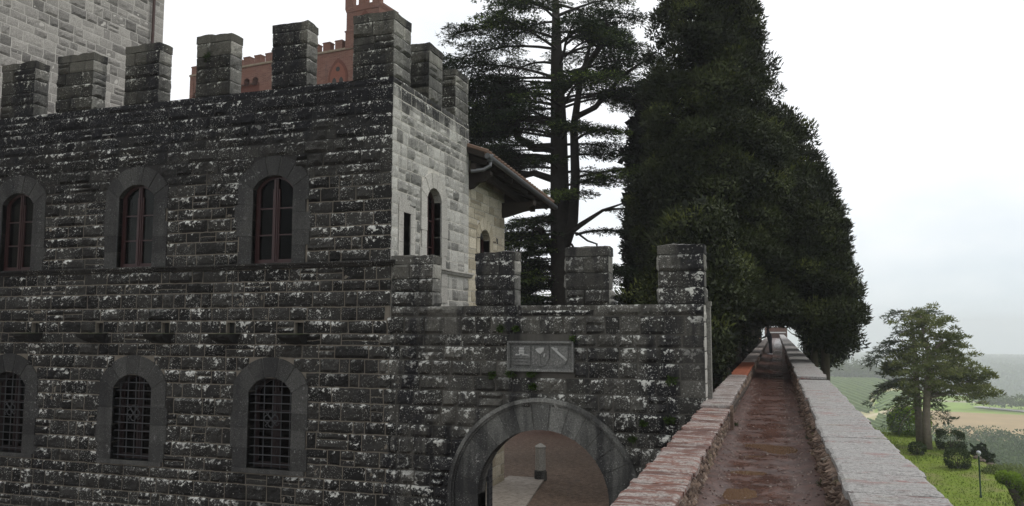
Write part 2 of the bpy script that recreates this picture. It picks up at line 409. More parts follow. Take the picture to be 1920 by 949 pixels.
def arch_pts(c, rad, t0, t1, n): return [(c[0] + rad * math.sin(a), c[1] + rad * math.cos(a)) for a in np.linspace(t0, t1, n)]
def seg_arch(a, rise, sill, spring):
    Rr = (a * a + rise * rise) / (2 * rise); cz = spring + rise - Rr; th = math.asin(a / Rr)
    return Rr, cz, th
def surround(mb, fn, uc, a, sill, spring, rise, t=.42, jw=.36, front=.024, back=-.34, nv_=5, mo=None, sillslab=True):
    Rr, cz, th = seg_arch(a, rise, sill, spring)
    edges = np.linspace(-th, th, nv_ + 1); g = .012 / Rr
    for k in range(nv_):
        p = arch_pts((uc, cz), Rr, edges[k] + g, edges[k + 1] - g, 5)
        q = arch_pts((uc, cz), Rr + t, edges[k + 1] - g, edges[k] + g, 5)
        mb.prism(list(p + q), fn, front + rng.uniform(-.004, .004), back, rng.uniform(.2, .8))
    # mortar backing
    p = arch_pts((uc, cz), Rr + .01, -th, th, 12); q = arch_pts((uc, cz), Rr + t - .02, th, -th, 12)
    mb.prism(p + q, fn, front - .012, back - .01, .95)
    for s in (-1, 1):
        cs = courses(sill, spring, .36, .2)
        for k in range(len(cs) - 1):
            w = jw + rng.uniform(-.05, .10)
            u0, u1 = (uc - a - w, uc - a) if s < 0 else (uc + a, uc + a + w)
            z0, z1 = cs[k] + .004, cs[k + 1] - .004
            if k == len(cs) - 2:       # skewback stone: slanting top
                ox = a + t * math.sin(th); oz = spring + t * math.cos(th)
                pl = [(uc + s * a, z0), (uc + s * (a + jw + .02), z0), (uc + s * (a + jw + .02), min(oz, z1 + jw * math.cos(th) / max(.2, math.sin(th)) * .98)), (uc + s * a, z1)]
                hh = spring + (jw + .02) / math.tan(th) if th > .2 else spring
                pl[2] = (uc + s * (a + jw + .02), min(hh, oz + .1))
                if s < 0: pl = pl[::-1]
                mb.prism(pl, fn, front - .003, back, rng.uniform(.2, .8))
            else:
                mb.prism([(u0, z0), (u1, z0), (u1, z1), (u0, z1)], fn, front + rng.uniform(-.004, .004), back, rng.uniform(.2, .8))
        u0, u1 = (uc - a - jw + .04, uc - a - .006) if s < 0 else (uc + a + .006, uc + a + jw - .04)
        mb.prism([(u0, sill), (u1, sill), (u1, spring), (u0, spring)], fn, front - .012, back + .01, .95)
    if sillslab:
        mb.prism([(uc - a - jw + .02, sill - .09), (uc + a + jw - .02, sill - .09), (uc + a + jw - .02, sill), (uc - a - jw + .02, sill)], fn, front + .03, back, .9)
def sur_excl(uc, a, sill, spring, rise, t=.42, jw=.36):
    Rr, cz, th = seg_arch(a, rise, sill, spring); ox = a + t * math.sin(th)
    def f(v0, v1):
        m = (v0 + v1) / 2
        if m < sill - .06 or m > cz + Rr + t - .05: return []
        if m < spring + .1: w = a + jw
        else:
            hh = m - cz
            w = math.sqrt(max(0, (Rr + t) ** 2 - hh * hh)); w = min(w, ox + .02)
            if m < spring + t * math.cos(th): w = max(w, a + jw)
            w -= .008
        return [(uc - w, uc + w)] if w > .05 else []
    return f
def window(fn, uc, a, sill, spring, rise, parent, depth=-.20, name='window', shutter=False, rows=3, fm='frame'):
    """timber casement: frame > pane, shutter"""
    Rr, cz, th = seg_arch(a, rise, sill, spring); fr = MB(); d0, d1 = depth, depth - .07; w = .055
    outer = [(uc - a, sill), (uc + a, sill)] + arch_pts((uc, cz), Rr, th, -th, 14)
    i0 = a - w; inner = [(uc - i0, sill + w), (uc + i0, sill + w)] + [(uc + x * (i0 / a), y) for x, y in [(q[0] - uc, q[1] - w) for q in arch_pts((uc, cz), Rr, th, -th, 14)]]
    n = len(outer)
    for i in range(n):
        j = (i + 1) % n
        fr.prism([outer[i], outer[j], inner[j], inner[i]], fn, d0, d1)
    top = spring + rise
    fr.prism([(uc - .05, sill + w), (uc + .05, sill + w), (uc + .05, top - w), (uc - .05, top - w)], fn, d0 + .012, d1)
    fr.prism([(uc - .012, sill + w), (uc + .012, sill + w), (uc + .012, top - w), (uc - .012, top - w)], fn, d0 + .03, d0 + .012)
    for s in (-1, 1):
        x0, x1 = (uc - i0, uc - .05) if s < 0 else (uc + .05, uc + i0)
        fr.prism([(x0, sill + w), (x0 + .035, sill + w), (x0 + .035, spring), (x0, spring)], fn, d0 - .008, d1 - .01)
        fr.prism([(x1 - .035, sill + w), (x1, sill + w), (x1, spring), (x1 - .035, spring)], fn, d0 - .008, d1 - .01)
        fr.prism([(x0, sill + w), (x1, sill + w), (x1, sill + w + .05), (x0, sill + w + .05)], fn, d0 - .006, d1 - .01)
        for k in range(1, rows):
            z = sill + w + (spring + .1 - sill) * k / rows
            fr.prism([(x0, z - .014), (x1, z - .014), (x1, z + .014), (x0, z + .014)], fn, d0 - .01, d1)
    o = fr.build(name, M[fm], parent)
    g = MB(); g.prism(inner, fn, d0 - .040, d0 - .046); g.build('pane', M['glass'], o)
    if shutter:
        sh = MB()
        sh.prism([(uc - i0, sill + .06), (uc - .06, sill + .06), (uc - .06, spring + rise * .35), (uc - i0, spring + .02)], fn, d0 - .16, d0 - .20)
        for k in range(3):
            z0 = sill + .16 + k * .55
            sh.prism([(uc - i0 + .07, z0), (uc - .13, z0), (uc - .13, z0 + .42), (uc - i0 + .07, z0 + .42)], fn, d0 - .145, d0 - .16)
        sh.build('inner_shutter', M['shutter'], o)
    return o

def merlon(x0, x1, y0, y1, z0, z1, parent, mats, rows=5, cap=True, name='merlon', capov=.008):
    b = MB(); hcap = (z1 - z0) / rows if cap else 0; zt = z1 - hcap * .72
    b.box(x0 + .02, x1 - .02, y0 + .02, y1 - .02, z0, zt, .5, 1)
    cs = courses(z0, zt, (zt - z0) / (rows - 1), .08)
    W, D_ = x1 - x0, y1 - y0
    for o, u, n, ln in (((x0, y0, 0), (1, 0, 0), (0, -1, 0), W), ((x1, y0, 0), (0, 1, 0), (1, 0, 0), D_), ((x1, y1, 0), (-1, 0, 0), (0, 1, 0), W), ((x0, y1, 0), (0, -1, 0), (-1, 0, 0), D_)):
        top = rng.uniform(.0, .35)
        masonry(b, frame_fn(o, u, n), 0, ln, z0, zt, lmin=.38, lmax=.95, gap=.018, bulge=(.008, .05), rough=.04, cs=cs, res=.05,
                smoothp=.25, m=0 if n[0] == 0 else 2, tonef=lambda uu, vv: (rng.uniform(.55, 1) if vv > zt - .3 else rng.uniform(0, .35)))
    # cap slab, weathered edge
    fn = lambda u, v, d: (u, v, d)
    nx, ny = 10, 6
    X = np.linspace(x0 - capov, x1 + capov, nx); Y = np.linspace(y0 - capov, y1 + capov, ny); XX, YY = np.meshgrid(X, Y)
    e = np.minimum(np.minimum(XX - X[0], X[-1] - XX), np.minimum(YY - Y[0], Y[-1] - YY))
    ZZ = z1 - .03 + np.clip(e / .2, 0, 1) * .03 + .09 * fbm(np.stack([XX, YY, 0 * XX + z1], -1) * 5, 3, 2)
    V = np.stack([XX, YY, ZZ], -1).reshape(-1, 3)
    b.add(V, [(j * nx + i, j * nx + i + 1, (j + 1) * nx + i + 1, (j + 1) * nx + i) for j in range(ny - 1) for i in range(nx - 1)], .9, 0)
    idx = list(range(nx)) + [j * nx + nx - 1 for j in range(1, ny)] + [(ny - 1) * nx + i for i in range(nx - 2, -1, -1)] + [j * nx for j in range(ny - 2, 0, -1)]
    r0 = V[idx].copy(); r1 = r0.copy(); r1[:, 2] = zt; k = len(idx)
    r1[:, :2] += .03 * (np.stack([vnoise(r0 * 6, 1), vnoise(r0 * 6, 2)], -1) - .5)
    b.add(np.concatenate([r0, r1]), [((i + 1) % k, i, k + i, k + (i + 1) % k) for i in range(k)], .85, 0)
    b.add(r1, [tuple(range(k - 1, -1, -1))], .5, 0)
    return b.build(name, mats, parent)

# ================================================================== SETTING: ground
GZ = -4.35
def ground_mat():
    t = NT('red_gravel'); f = t.noise(45, 4, .7); g = t.noise(.45, 3)
    f2 = t.noise(8, 5, .8); f = t.ramp(t.math('ADD', t.math('MULTIPLY', f, .5), t.math('MULTIPLY', f2, .5)), .36, .62)
    c = t.mix(f, (.045, .032, .024), (.23, .16, .115))
    px, py, pz = t.sep(t.pos())
    c = t.mix(t.math('MULTIPLY', t.ramp(py, 26, 34), t.ramp(g, .3, .6, .5, 1)), c, t.mix(f, (.065, .028, .018), (.175, .085, .055)))
    c = t.mix(t.ramp(t.voro(11), .24, .12, 0, .7), c, (.25, .205, .16)); c = t.mix(t.ramp(t.noise(5.5, 5, .8), .56, .66, 0, .6), c, (.035, .025, .02))
    t.bsdf(c, .75, t.bump(f, .8, .02), .3); return t.mat
b = MB(); n = 60
b.quad((-90, -60, GZ), (-1.0, -60, GZ), (-1.0, 160, GZ), (-90, 160, GZ))
struct(b.build('courtyard_ground', ground_mat()))
b = MB()     # raised earth strip under the cypress row
b.box(-3.7, -1.1, 20.0, 128, GZ - .1, -2.0)
struct(b.build('planting_terrace', simple('dark_earth', (.06, .032, .022), .95, 6, .5)))
t = NT('worn_paving'); f = t.noise(6, 6, .65); k = t.voro(2.2, feat='DISTANCE_TO_EDGE')
c = t.mix(f, (.19, .165, .14), (.42, .385, .34)); c = t.mix(t.ramp(t.noise(14, 5, .7, t.scale(t.pos(), (.5, 1.6, 1))), .5, .6), c, (.16, .13, .11))
t.bsdf(c, .7, t.bump(f, .6, .02), .3)
b = MB(); b.add([(-7.6, 14.9, GZ + .05), (-5.35, 14.9, GZ + .05), (-6.52, 22.45, GZ + .05), (-7.6, 22.45, GZ + .05), (-7.6, 14.9, GZ), (-5.35, 14.9, GZ), (-6.52, 22.45, GZ), (-7.6, 22.45, GZ)],
              [(0, 1, 2, 3), (1, 5, 6, 2), (2, 6, 7, 3)]); struct(b.build('stone_pavement', t.mat))

# ------------------------------------------------------------------ terrain
def tz(x, y):
    r = np.hypot(x, y); az = np.degrees(np.arctan2(x, y))
    rl = [0, 50, 70, 100, 150, 220, 300, 400, 500, 600, 700, 770, 900, 1200, 1700, 2700, 3900, 4300]; zl = [-13, -13, -14, -22, -36, -48, -54, -55, -51, -46.5, -42.5, -44, -75, -125, -130, -118, -120, -122]
    rr = [0, 50, 70, 100, 150, 220, 300, 430, 560, 650, 720, 850, 1100, 1500, 1900, 2300, 3000, 3900, 4300]; zr = [-13, -13, -14, -22, -36, -46, -51.5, -51.5, -51.5, -52, -54, -90, -140, -130, -107, -101, -110, -118, -120]
    w = smooth(5.5, 10, az) ; w = np.where(az < -20, smooth(-20, -60, az), w)
    z = np.interp(r, rl, zl) * (1 - w) + np.interp(r, rr, zr) * w
    p = np.stack([x, y, 0 * x], -1)
    z = z + fbm(p / 160, 3, 1) * np.clip((r - 600) / 60, 0, 14) * 1.0 + fbm(p / 60, 2, 4) * np.clip((r - 90) / 100, 0, 2)
    return z
azs = np.concatenate([np.arange(-175, -6, 6), np.arange(-4, 24, .22), np.arange(26, 180, 6)]); azs = np.append(azs, azs[0] + 360)
rs = np.concatenate([[5, 30, 45], np.arange(55, 340, 12), np.arange(340, 780, 5), np.arange(790, 1100, 25), np.arange(1120, 2600, 45), np.arange(2640, 4250, 90)])
AZ, RR = np.meshgrid(np.radians(azs), rs); TX, TY = RR * np.sin(AZ), RR * np.cos(AZ); TZ = tz(TX, TY)
AZD = np.degrees(AZ) + .5 * fbm(np.stack([TX / 40, TY / 40, 0 * TX], -1), 2, 8); RN = RR + 18 * fbm(np.stack([TX / 70, TY / 70, 0 * TX], -1), 2, 9)
colr = np.zeros(TX.shape + (4,)); colr[..., 3] = 1
def setc(mask, c): colr[mask, :3] = c
setc(RR > 0, (.10, .14, .045))                                   # scrub / wood floor
track = lambda x, a, b: (x > a) & (x < b)
left = (AZD < 8.3)
setc(left & (RN > 300) & (RN < 735), (.40, .37, .20))            # vineyard soil with grass
trk = 505 + (AZD - 5.2) * 28
setc(left & (AZD > 4.2) & (abs(RR - trk) < 7), (.50, .44, .30))
setc((AZD >= 5.6) & left & (RR > trk + 7) & (RR < trk + 95), (.20, .30, .05))
setc(track(AZD, 8.3, 30) & (RN > 405) & (RN < 566), (.36, .27, .15)) # brown ploughed field
setc(track(AZD, 7.9, 9.8) & (RN > 395) & (RN < 440), (.23, .34, .06))
setc(track(AZD, 7.6, 30) & (RN > 566) & (RN < 740), (.22, .32, .065))
setc(track(AZD, 7, 30) & (abs(RN - 640) < 8), (.30, .29, .20))
setc(left & (abs(RN - 735) < 14), (.33, .29, .20))
me = bpy.data.meshes.new('terrain'); nr, na = RR.shape
me.from_pydata(np.stack([TX, TY, TZ], -1).reshape(-1, 3).tolist(), [], [(j * na + i, j * na + i + 1, (j + 1) * na + i + 1, (j + 1) * na + i) for j in range(nr - 1) for i in range(na - 1)])
ca = me.color_attributes.new('land', 'FLOAT_COLOR', 'POINT'); ca.data.foreach_set('color', colr.reshape(-1).astype(np.float32))
t = NT('countryside'); a = t.n('Attribute'); a.attribute_name = 'land'
f = t.noise(.05, 6, .65); c = t.mix(f, t.mix(1, a.outputs['Color'], (.7, .72, .7), 'MULTIPLY'), t.mix(1, a.outputs['Color'], (1.25, 1.22, 1.2), 'MULTIPLY'))
t.bsdf(c, .95, None, .1); me.materials.append(t.mat)
struct_o = bpy.data.objects.new('terrain', me); COL.objects.link(struct_o); struct(struct_o)

# lawn terrace outside the wall
LZ = -9.5
def lawn_z(x, y):
    e = 11.6 + np.interp(y, [0, 50, 62, 70, 78, 95], [2.2, 1.6, 1.7, 1.5, -.4, -6])
    d = np.maximum(0, x - e)
    return LZ + .25 * fbm(np.stack([x / 3., y / 3., 0 * x], -1), 3, 5) + .10 * np.clip((y - 66) / 12, 0, 1) - d * .62 - .06 * d * d * .2
gx = np.linspace(.8, 26, 80); gy = np.linspace(-20, 96, 130); GX, GY = np.meshgrid(gx, gy); GZ_ = lawn_z(GX, GY)
GZ_ = np.where(GY > 80, GZ_ - (GY - 80) * .5, GZ_)
b = MB(); b.add(np.stack([GX, GY, GZ_], -1), [(j * 80 + i, j * 80 + i + 1, (j + 1) * 80 + i + 1, (j + 1) * 80 + i) for j in range(129) for i in range(79)])
t = NT('lawn'); f = t.noise(1.3, 6, .65); g = t.noise(16, 4, .7)
c = t.mix(f, (.15, .23, .026), (.27, .32, .06)); c = t.mix(t.ramp(t.noise(.45, 5), .46, .68), c, (.27, .25, .11)); c = t.mix(t.ramp(g, .35, .7), t.mix(1, c, (.6, .65, .6), 'MULTIPLY'), c)
px, py, pz = t.sep(t.pos()); c = t.mix(t.ramp(pz, -9.9, -10.6), c, (.21, .15, .085))
t.bsdf(c, .95, t.bump(g, .7, .05), .1); struct(b.build('lawn', t.mat, None, True))
ng = 26000; x = rng.uniform(1.5, 16, ng); y = rng.uniform(38, 84, ng); z = lawn_z(x, y); ok = z > -10.8; x, y, z = x[ok], y[ok], z[ok]; ng = len(x)
an = rng.uniform(0, 6.28, ng); h_ = rng.uniform(.03, .11, ng) * (1 + .9 * (vnoise(np.stack([x / 2, y / 2, 0 * x], -1), 3) > .6)); w_ = .035
V = np.zeros((ng, 3, 3)); V[:, 0] = np.stack([x - np.cos(an) * w_, y - np.sin(an) * w_, z - .02], -1); V[:, 1] = np.stack([x + np.cos(an) * w_, y + np.sin(an) * w_, z - .02], -1)
V[:, 2] = np.stack([x + rng.normal(0, .06, ng), y + rng.normal(0, .06, ng), z + h_], -1)
struct(quads_obj('lawn_grass', V, np.clip(rng.normal(.45, .22, ng), 0, 1), M['grass'], None, 3), 'stuff')

# ------------------------------------------------------------------ wall walk path + puddles
def bx_(y): return -.0055 * (y - 6)
PZ = -1.7
pud = [(-.43, 8.75, .17, .30), (-.50, 7.95, .30, .22), (-.02, 12.0, .27, .42), (-.42, 10.05, .26, .14), (-.33, 12.35, .20, .2), (-.40, 11.3, .16, .12)]
py_ = np.concatenate([np.arange(-3, 5, .25), np.arange(5, 22, .045), np.arange(22, 50, .25), np.arange(50, 131, 2.)])
pxs = np.linspace(-.92, .52, 40); PX, PY = np.meshgrid(pxs, py_)
PZZ = PZ + .018 * fbm(np.stack([PX * 1.6, PY * .9, 0 * PX], -1), 3, 21) + .022 * fbm(np.stack([PX * 9, PY * 9, 0 * PX], -1), 3, 22) + .035 * smooth(.35, .62, abs(PX + .2))
for (x0, y0, a, bb) in pud:
    d2 = ((PX - x0) / a) ** 2 + ((PY - y0) / bb) ** 2
    PZZ = PZZ - .040 * np.exp(-d2 * .9)
b = MB(); npx = 40; b.add(np.stack([PX + bx_(PY), PY, PZZ], -1), [(j * npx + i, j * npx + i + 1, (j + 1) * npx + i + 1, (j + 1) * npx + i) for j in range(len(py_) - 1) for i in range(npx - 1)])
t = NT('wet_earth_path'); f = t.noise(3, 6, .65); g = t.noise(70, 4, .7); px, py, pz = t.sep(t.pos())
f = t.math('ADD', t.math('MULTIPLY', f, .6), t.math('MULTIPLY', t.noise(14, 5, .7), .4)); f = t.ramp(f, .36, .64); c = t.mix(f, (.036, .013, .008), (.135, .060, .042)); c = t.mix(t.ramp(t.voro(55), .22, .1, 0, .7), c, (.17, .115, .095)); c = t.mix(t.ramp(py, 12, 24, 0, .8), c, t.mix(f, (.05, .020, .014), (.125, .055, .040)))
c = t.mix(t.ramp(t.noise(24, 5, .8), .38, .6, .55, 0), c, (.022, .012, .010)); mid = t.ramp(t.math('ABSOLUTE', t.math('ADD', px, .28)), .62, .25); wet = t.math('MULTIPLY', t.ramp(t.noise(2.2, 6, .7), .38, .55), mid)
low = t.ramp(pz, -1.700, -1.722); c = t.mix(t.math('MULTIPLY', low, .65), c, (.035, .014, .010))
c = t.mix(t.math('MULTIPLY', wet, .22), c, (.075, .038, .030))
t.bsdf(c, t.math('SUBTRACT', .52, t.math('MULTIPLY', wet, .27)), t.bump(t.math('MULTIPLY', t.math('ADD', g, t.math('MULTIPLY', f, .5)), t.math('SUBTRACT', 1., t.math('MULTIPLY', wet, .75))), .5, .012), .7)
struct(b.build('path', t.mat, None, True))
t = NT('muddy_water'); t.bsdf(t.mix(t.noise(3, 3), (.115, .068, .042), (.16, .098, .064)), .03, t.bump(t.noise(6, 2), .02, .01), .5); M['puddle'] = t.mat
for kp, (x0, y0, a, bb) in enumerate(pud):
    p = [(x0 + bx_(y0) + 1.9 * a * math.cos(q), y0 + 1.9 * bb * math.sin(q), PZ - .0170 - .0008 * kp) for q in np.linspace(0, 2 * math.pi, 24, endpoint=False)]
    b = MB(); b.add(p, [tuple(range(24))]); struct(b.build('puddle', M['puddle']))
b = MB(); b.box(-.9, .5, -3, 131, GZ - 6, PZ - .12); struct(b.build('path_fill', simple('earth_fill', (.08, .05, .04), .95)))

# ------------------------------------------------------------------ parapets
def coping_mat(name, base0, base1, lich, amount, red=.5):
    t = NT(name); tn = t.tone(); s = t.scale(t.pos(), (.8, 2.2, 2)); f = t.noise(6, 7, .72, s); g = t.noise(34, 5, .75); h = t.noise(95, 3, .7)
    c = t.mix(t.ramp(t.math('ADD', t.math('MULTIPLY', tn, .45), t.math('MULTIPLY', f, .75)), .2, .85), base0, base1)
    l = t.ramp(t.math('ADD', t.math('ADD', t.noise(4.2, 8, .75, s), t.math('MULTIPLY', g, .22)), t.math('MULTIPLY', tn, .08)), .75 - amount * .32, .84 - amount * .30)
    lc = t.mix(t.ramp(t.math('ADD', t.math('MULTIPLY', g, .6), t.math('MULTIPLY', h, .4)), .36, .62), tuple(x * .42 for x in lich), tuple(x * 1.12 for x in lich))
    lc = t.mix(t.ramp(t.noise(2.3, 5), .55, .75, 0, .45), lc, (.22, .22, .155))
    c = t.mix(l, c, lc)
    c = t.mix(t.ramp(t.noise(2.6, 7, .78, s), .54, .64, 0, red * .75), c, (.24, .10, .085))
    c = t.mix(t.ramp(t.noise(5.5, 7, .8, t.scale(t.pos(), (.5, 2.6, 2))), .60, .64, 0, .85), c, (.035, .024, .022))
    c = t.mix(t.ramp(g, .28, .45, .5, 0), c, (.05, .04, .04))
    t.bsdf(c, .55, t.bump(t.math('ADD', t.math('MULTIPLY', f, 1.2), t.math('MULTIPLY', g, .7)), 1., .02), .4); return t.mat
M['cop_left'] = coping_mat('red_stone_coping', (.060, .028, .022), (.175, .078, .055), (.33, .29, .265), .42, .3)
M['cop_right'] = coping_mat('lichen_grey_coping', (.10, .06, .055), (.25, .20, .19), (.335, .325, .31), .80, .95)
M['cop_mid'] = coping_mat('grey_brown_coping', (.085, .055, .048), (.22, .17, .15), (.34, .31, .29), .5, .4)
M['cop_orange'] = simple('orange_brick_coping', (.24, .075, .038), .75, 8, .35)
t = NT('rubble'); tn = t.tone(); f = t.noise(30, 5, .7); c = t.mix(tn, (.05, .033, .026), (.21, .15, .115))
c = t.mix(t.ramp(f, .3, .7), t.mix(1, c, (.55, .55, .55), 'MULTIPLY'), t.mix(1, c, (1.3, 1.3, 1.3), 'MULTIPLY')); c = t.mix(t.ramp(t.noise(2.2, 4), .6, .75, 0, .6), c, (.07, .075, .02))
c = t.mix(t.ramp(t.noise(7, 5), .6, .7, 0, .6), c, (.33, .30, .27))
t.bsdf(c, .9, t.bump(f, .8, .02), .2); M['rubble'] = t.mat
M['rubble_back'] = simple('rubble_mortar', (.05, .038, .03), .95)

def rubble_face(mb, xs, y0, y1, z0, z1, n, h, lmin, lmax, res, bulge, rough):
    """rubble on a face at x = xs(y), normal n=+-1"""
    fn0 = frame_fn((0, 0, 0), (0, 1, 0), (n, 0, 0))
    def fn(a, b_, d):
        p = fn0(a, b_, d); p = np.array(p); p[..., 0] += xs(np.asarray(a)); return p
    if n > 0: masonry(mb, fn, y0, y1, z0, z1, h, lmin, lmax, .012, bulge, rough, None, res, 0)
    else:
        fnm = lambda a, b_, d: fn(-np.asarray(a), b_, d)
        masonry(mb, fnm, -y1, -y0, z0, z1, h, lmin, lmax, .012, bulge, rough, None, res, 0)
def coping(mb, xin, xout, y0, y1, z, th, lmin, lmax, wob, ov=.02, m=0, layer=.005, nx=14):
    y = y0
    while y < y1 - 1e-6:
        w = rng.uniform(lmin, lmax) * (1 if y < 30 else 1.8)
        if y1 - y - w < lmin: w = y1 - y
        ya, yb = y + .003, y + w - .003
        ny = max(3, int(w / .05)) if y < 30 else 3
        j0, j1 = rng.uniform(-wob, wob, 2)
        U, Vv = np.meshgrid(np.linspace(0, 1, nx), np.linspace(ya, yb, ny))
        X = (xin + j0) * (1 - U) + (xout + j1) * U
        e = np.minimum(np.minimum(U, 1 - U) * abs(xout - xin), np.minimum(Vv - ya, yb - Vv))
        P = np.stack([X * 2.6, Vv * 9 + 3 * fbm(np.stack([X * 3, Vv * 3, 0 * X], -1), 2, 7), 0 * X], -1)
        q = fbm(P, 4, 31)
        lay = np.floor((q + .5) * 5) / 5 - .5
        Z = z + rng.uniform(-.006, .006) + layer * 2.0 * lay + layer * .8 * q - .014 * np.clip(1 - e / .02, 0, 1)
        edgen = .05 * wob / .03 * fbm(np.stack([Vv * 5, 0 * Vv, U], -1), 3, 33)
        X = X + edgen * ((U > .97) | (U < .03)) + bx_(Vv)
        V = np.stack([X, Vv, Z], -1).reshape(-1, 3)
        fl = [(jj * nx + i, jj * nx + i + 1, (jj + 1) * nx + i + 1, (jj + 1) * nx + i) for jj in range(ny - 1) for i in range(nx - 1)]
        if xout < xin: fl = [q_[::-1] for q_ in fl]
        tn = rng.uniform(0, 1); mb.add(V, fl, tn, m)
        idx = list(range(nx)) + [jj * nx + nx - 1 for jj in range(1, ny)] + [(ny - 1) * nx + i for i in range(nx - 2, -1, -1)] + [jj * nx for jj in range(ny - 2, 0, -1)]
        r0 = V[idx]; r1 = r0.copy(); r1[:, 2] = z - th + .01 * (vnoise(r0 * 8, 3) - .5); k = len(idx)
        fs = [((i + 1) % k, i, k + i, k + (i + 1) % k) for i in range(k)]
        if xout < xin: fs = [q_[::-1] for q_ in fs]
        mb.add(np.concatenate([r0, r1]), fs, tn, m)
        mb.add(r1, [tuple(range(k))], tn, m)
        y += w

lp = thing('parapet_wall', (-1.05, 8, PZ), 'low parapet with weathered red stone coping along the left side of the wet path', 'parapet')
b = MB(); coping(b, -.79, -1.26, 3.2, 13.75, -1.325, .055, .16, .34, .018)
b.build('coping', M['cop_left'], lp)
b = MB(); coping(b, -.80, -1.26, 13.76, 22.5, -1.275, .055, .16, .34, .016); coping(b, -.80, -1.26, 30.5, 131, -1.265, .055, .3, .5, .016, nx=5)
b.build('raised_coping', M['cop_mid'], lp)
b = MB(); coping(b, -.80, -1.26, 22.5, 30.5, -1.27, .055, .2, .3, .01)
o = b.build('orange_coping', M['cop_orange'], lp); o['label'] = 'bright orange brick stretch of coping'
b = MB()
rubble_face(b, lambda y: -.825 + bx_(y), 4.5, 13.7, -1.78, -1.375, 1, .07, .08, .22, .03, (.005, .03), .03)
rubble_face(b, lambda y: -.835 + bx_(y), 13.7, 40, -1.78, -1.325, 1, .09, .12, .35, .06, (.005, .03), .03)
b.add([(-.84, 3, GZ), (-.84 + bx_(131), 131, GZ), (-.84 + bx_(131), 131, -1.33), (-.84 + bx_(14), 14, -1.33), (-.84, 14, -1.385), (-.84, 3, -1.385)], [(0, 1, 2, 3, 4, 5)], .5, 1)
b.add([(-1.22, 3, GZ), (-1.22 + bx_(131), 131, GZ), (-1.22 + bx_(131), 131, -1.33), (-1.22 + bx_(14), 14, -1.33), (-1.22, 14, -1.385), (-1.22, 3, -1.385)], [(5, 4, 3, 2, 1, 0)], .5, 1)
b.quad((-1.22, 3, GZ), (-.84, 3, GZ), (-.84, 3, -1.385), (-1.22, 3, -1.385), .5, 1)
b.box(-.83, -.775, 13.70, 13.80, PZ - .05, -1.285, .8, 0)
b.build('rubble_wall', [M['rubble'], M['rubble_back']], lp)

rp_ = thing('parapet_wall', (.75, 8, PZ), 'broad parapet with pale grey lichen covered slabs along the right side of the path', 'parapet')
b = MB(); coping(b, .445, 1.12, 3.0, 20.3, -1.245, .07, .28, .62, .02, layer=.004, nx=22); coping(b, .53, 1.12, 20.3, 20.75, -1.26, .06, .42, .5, .01)
coping(b, .43, 1.10, 20.75, 131, -1.175, .075, .4, .7, .02, nx=6)
b.build('coping', M['cop_right'], rp_)
b = MB()
rubble_face(b, lambda y: .42 + bx_(y), 4.5, 20.5, -1.78, -1.315, -1, .075, .05, .16, .026, (.01, .06), .06)
rubble_face(b, lambda y: .41 + bx_(y), 20.5, 45, -1.78, -1.25, -1, .1, .1, .3, .06, (.01, .05), .05)
b.add([(.46, 3, -13), (.46 + bx_(131), 131, -13), (.46 + bx_(131), 131, -1.25), (.46 + bx_(20.5), 20.5, -1.25), (.46, 20.4, -1.315), (.46, 3, -1.315)], [(5, 4, 3, 2, 1, 0)], .5, 1)
b.add([(1.06, -20, -14), (1.06 + bx_(131), 131, -14), (1.06 + bx_(131), 131, -1.25), (1.06 + bx_(20.5), 20.5, -1.25), (1.06, 20.4, -1.315), (1.06, -20, -1.315)], [(0, 1, 2, 3, 4, 5)], .4, 1)
b.quad((1.06, 3, -13), (.46, 3, -13), (.46, 3, -1.315), (1.06, 3, -1.315), .5, 1)
b.build('rubble_wall', [M['rubble'], M['rubble_back']], rp_)

ew = thing('end_wall', (-.9, 131, PZ), 'small brown wall with a white ledge closing the far end of the path', 'wall')
b = MB(); b.box(-2.4, .9, 131.2, 131.8, PZ - .1, -.05); b.build('wall', simple('brown_brick', (.12, .07, .055), .9, 3), ew)
b = MB(); b.box(-1.9, .7, 130.9, 131.2, -.95, -.78); b.build('ledge', simple('white_ledge', (.6, .6, .58), .7), ew)

# ================================================================== MAIN WING
YF = 14.4; XC = -7.38; XL = -19.2
wing = thing('castle_wing', (-13, 16.4, GZ), 'dark lichen spotted stone castle wing with battlements and arched windows', 'castle wing')
FR = frame_fn((0, YF, 0), (1, 0, 0), (0, -1, 0))
UP = [(-10.19, .5), (-13.83, .5), (-17.42, .5)]
LO = [(-10.13, .53), (-13.72, .54), (-17.40, .53)]
SPX = (-9.48, -11.17, -12.89, -14.75, -16.68)
WT = 5.13
exs = [sur_excl(u, a, 1.33, 2.95, .28) for u, a in UP] + [sur_excl(u, a, -2.93, -1.36, .31) for u, a in LO]
def excl(v0, v1):
    r = []
    for e in exs: r += e(v0, v1)
    m = (v0 + v1) / 2
    if -.16 < m < .12: r += [(x - .11, x + .11) for x in SPX]
    if v1 < .42: r += [(XC + tooth(v0), XC + .6)]
    elif v1 < 1.25: r += [(XC, XC + .6)]
    return r
def tooth(v0): return -.28 + .56 * ((math.sin(round(v0, 3) * 917.3) * 437.5) % 1)
b = MB()
cs_low = courses(GZ, 1.22, .272); i0 = np.argmin(abs(cs_low + .13)); 
cs_low = np.concatenate([courses(GZ, -.14, .272), courses(-.14, 1.22, .272)[1:]])
masonry(b, FR, XL, XC + .4, GZ, 1.22, excl=excl, quoin=(False, False), cs=cs_low)
masonry(b, FR, XL, XC, 1.32, WT - .17, h=.262, excl=excl, quoin=(False, True))
masonry(b, FR, XL, XC, WT - .17, WT, h=.17, lmin=.6, lmax=1.1, smoothp=.6, bulge=(.008, .03))
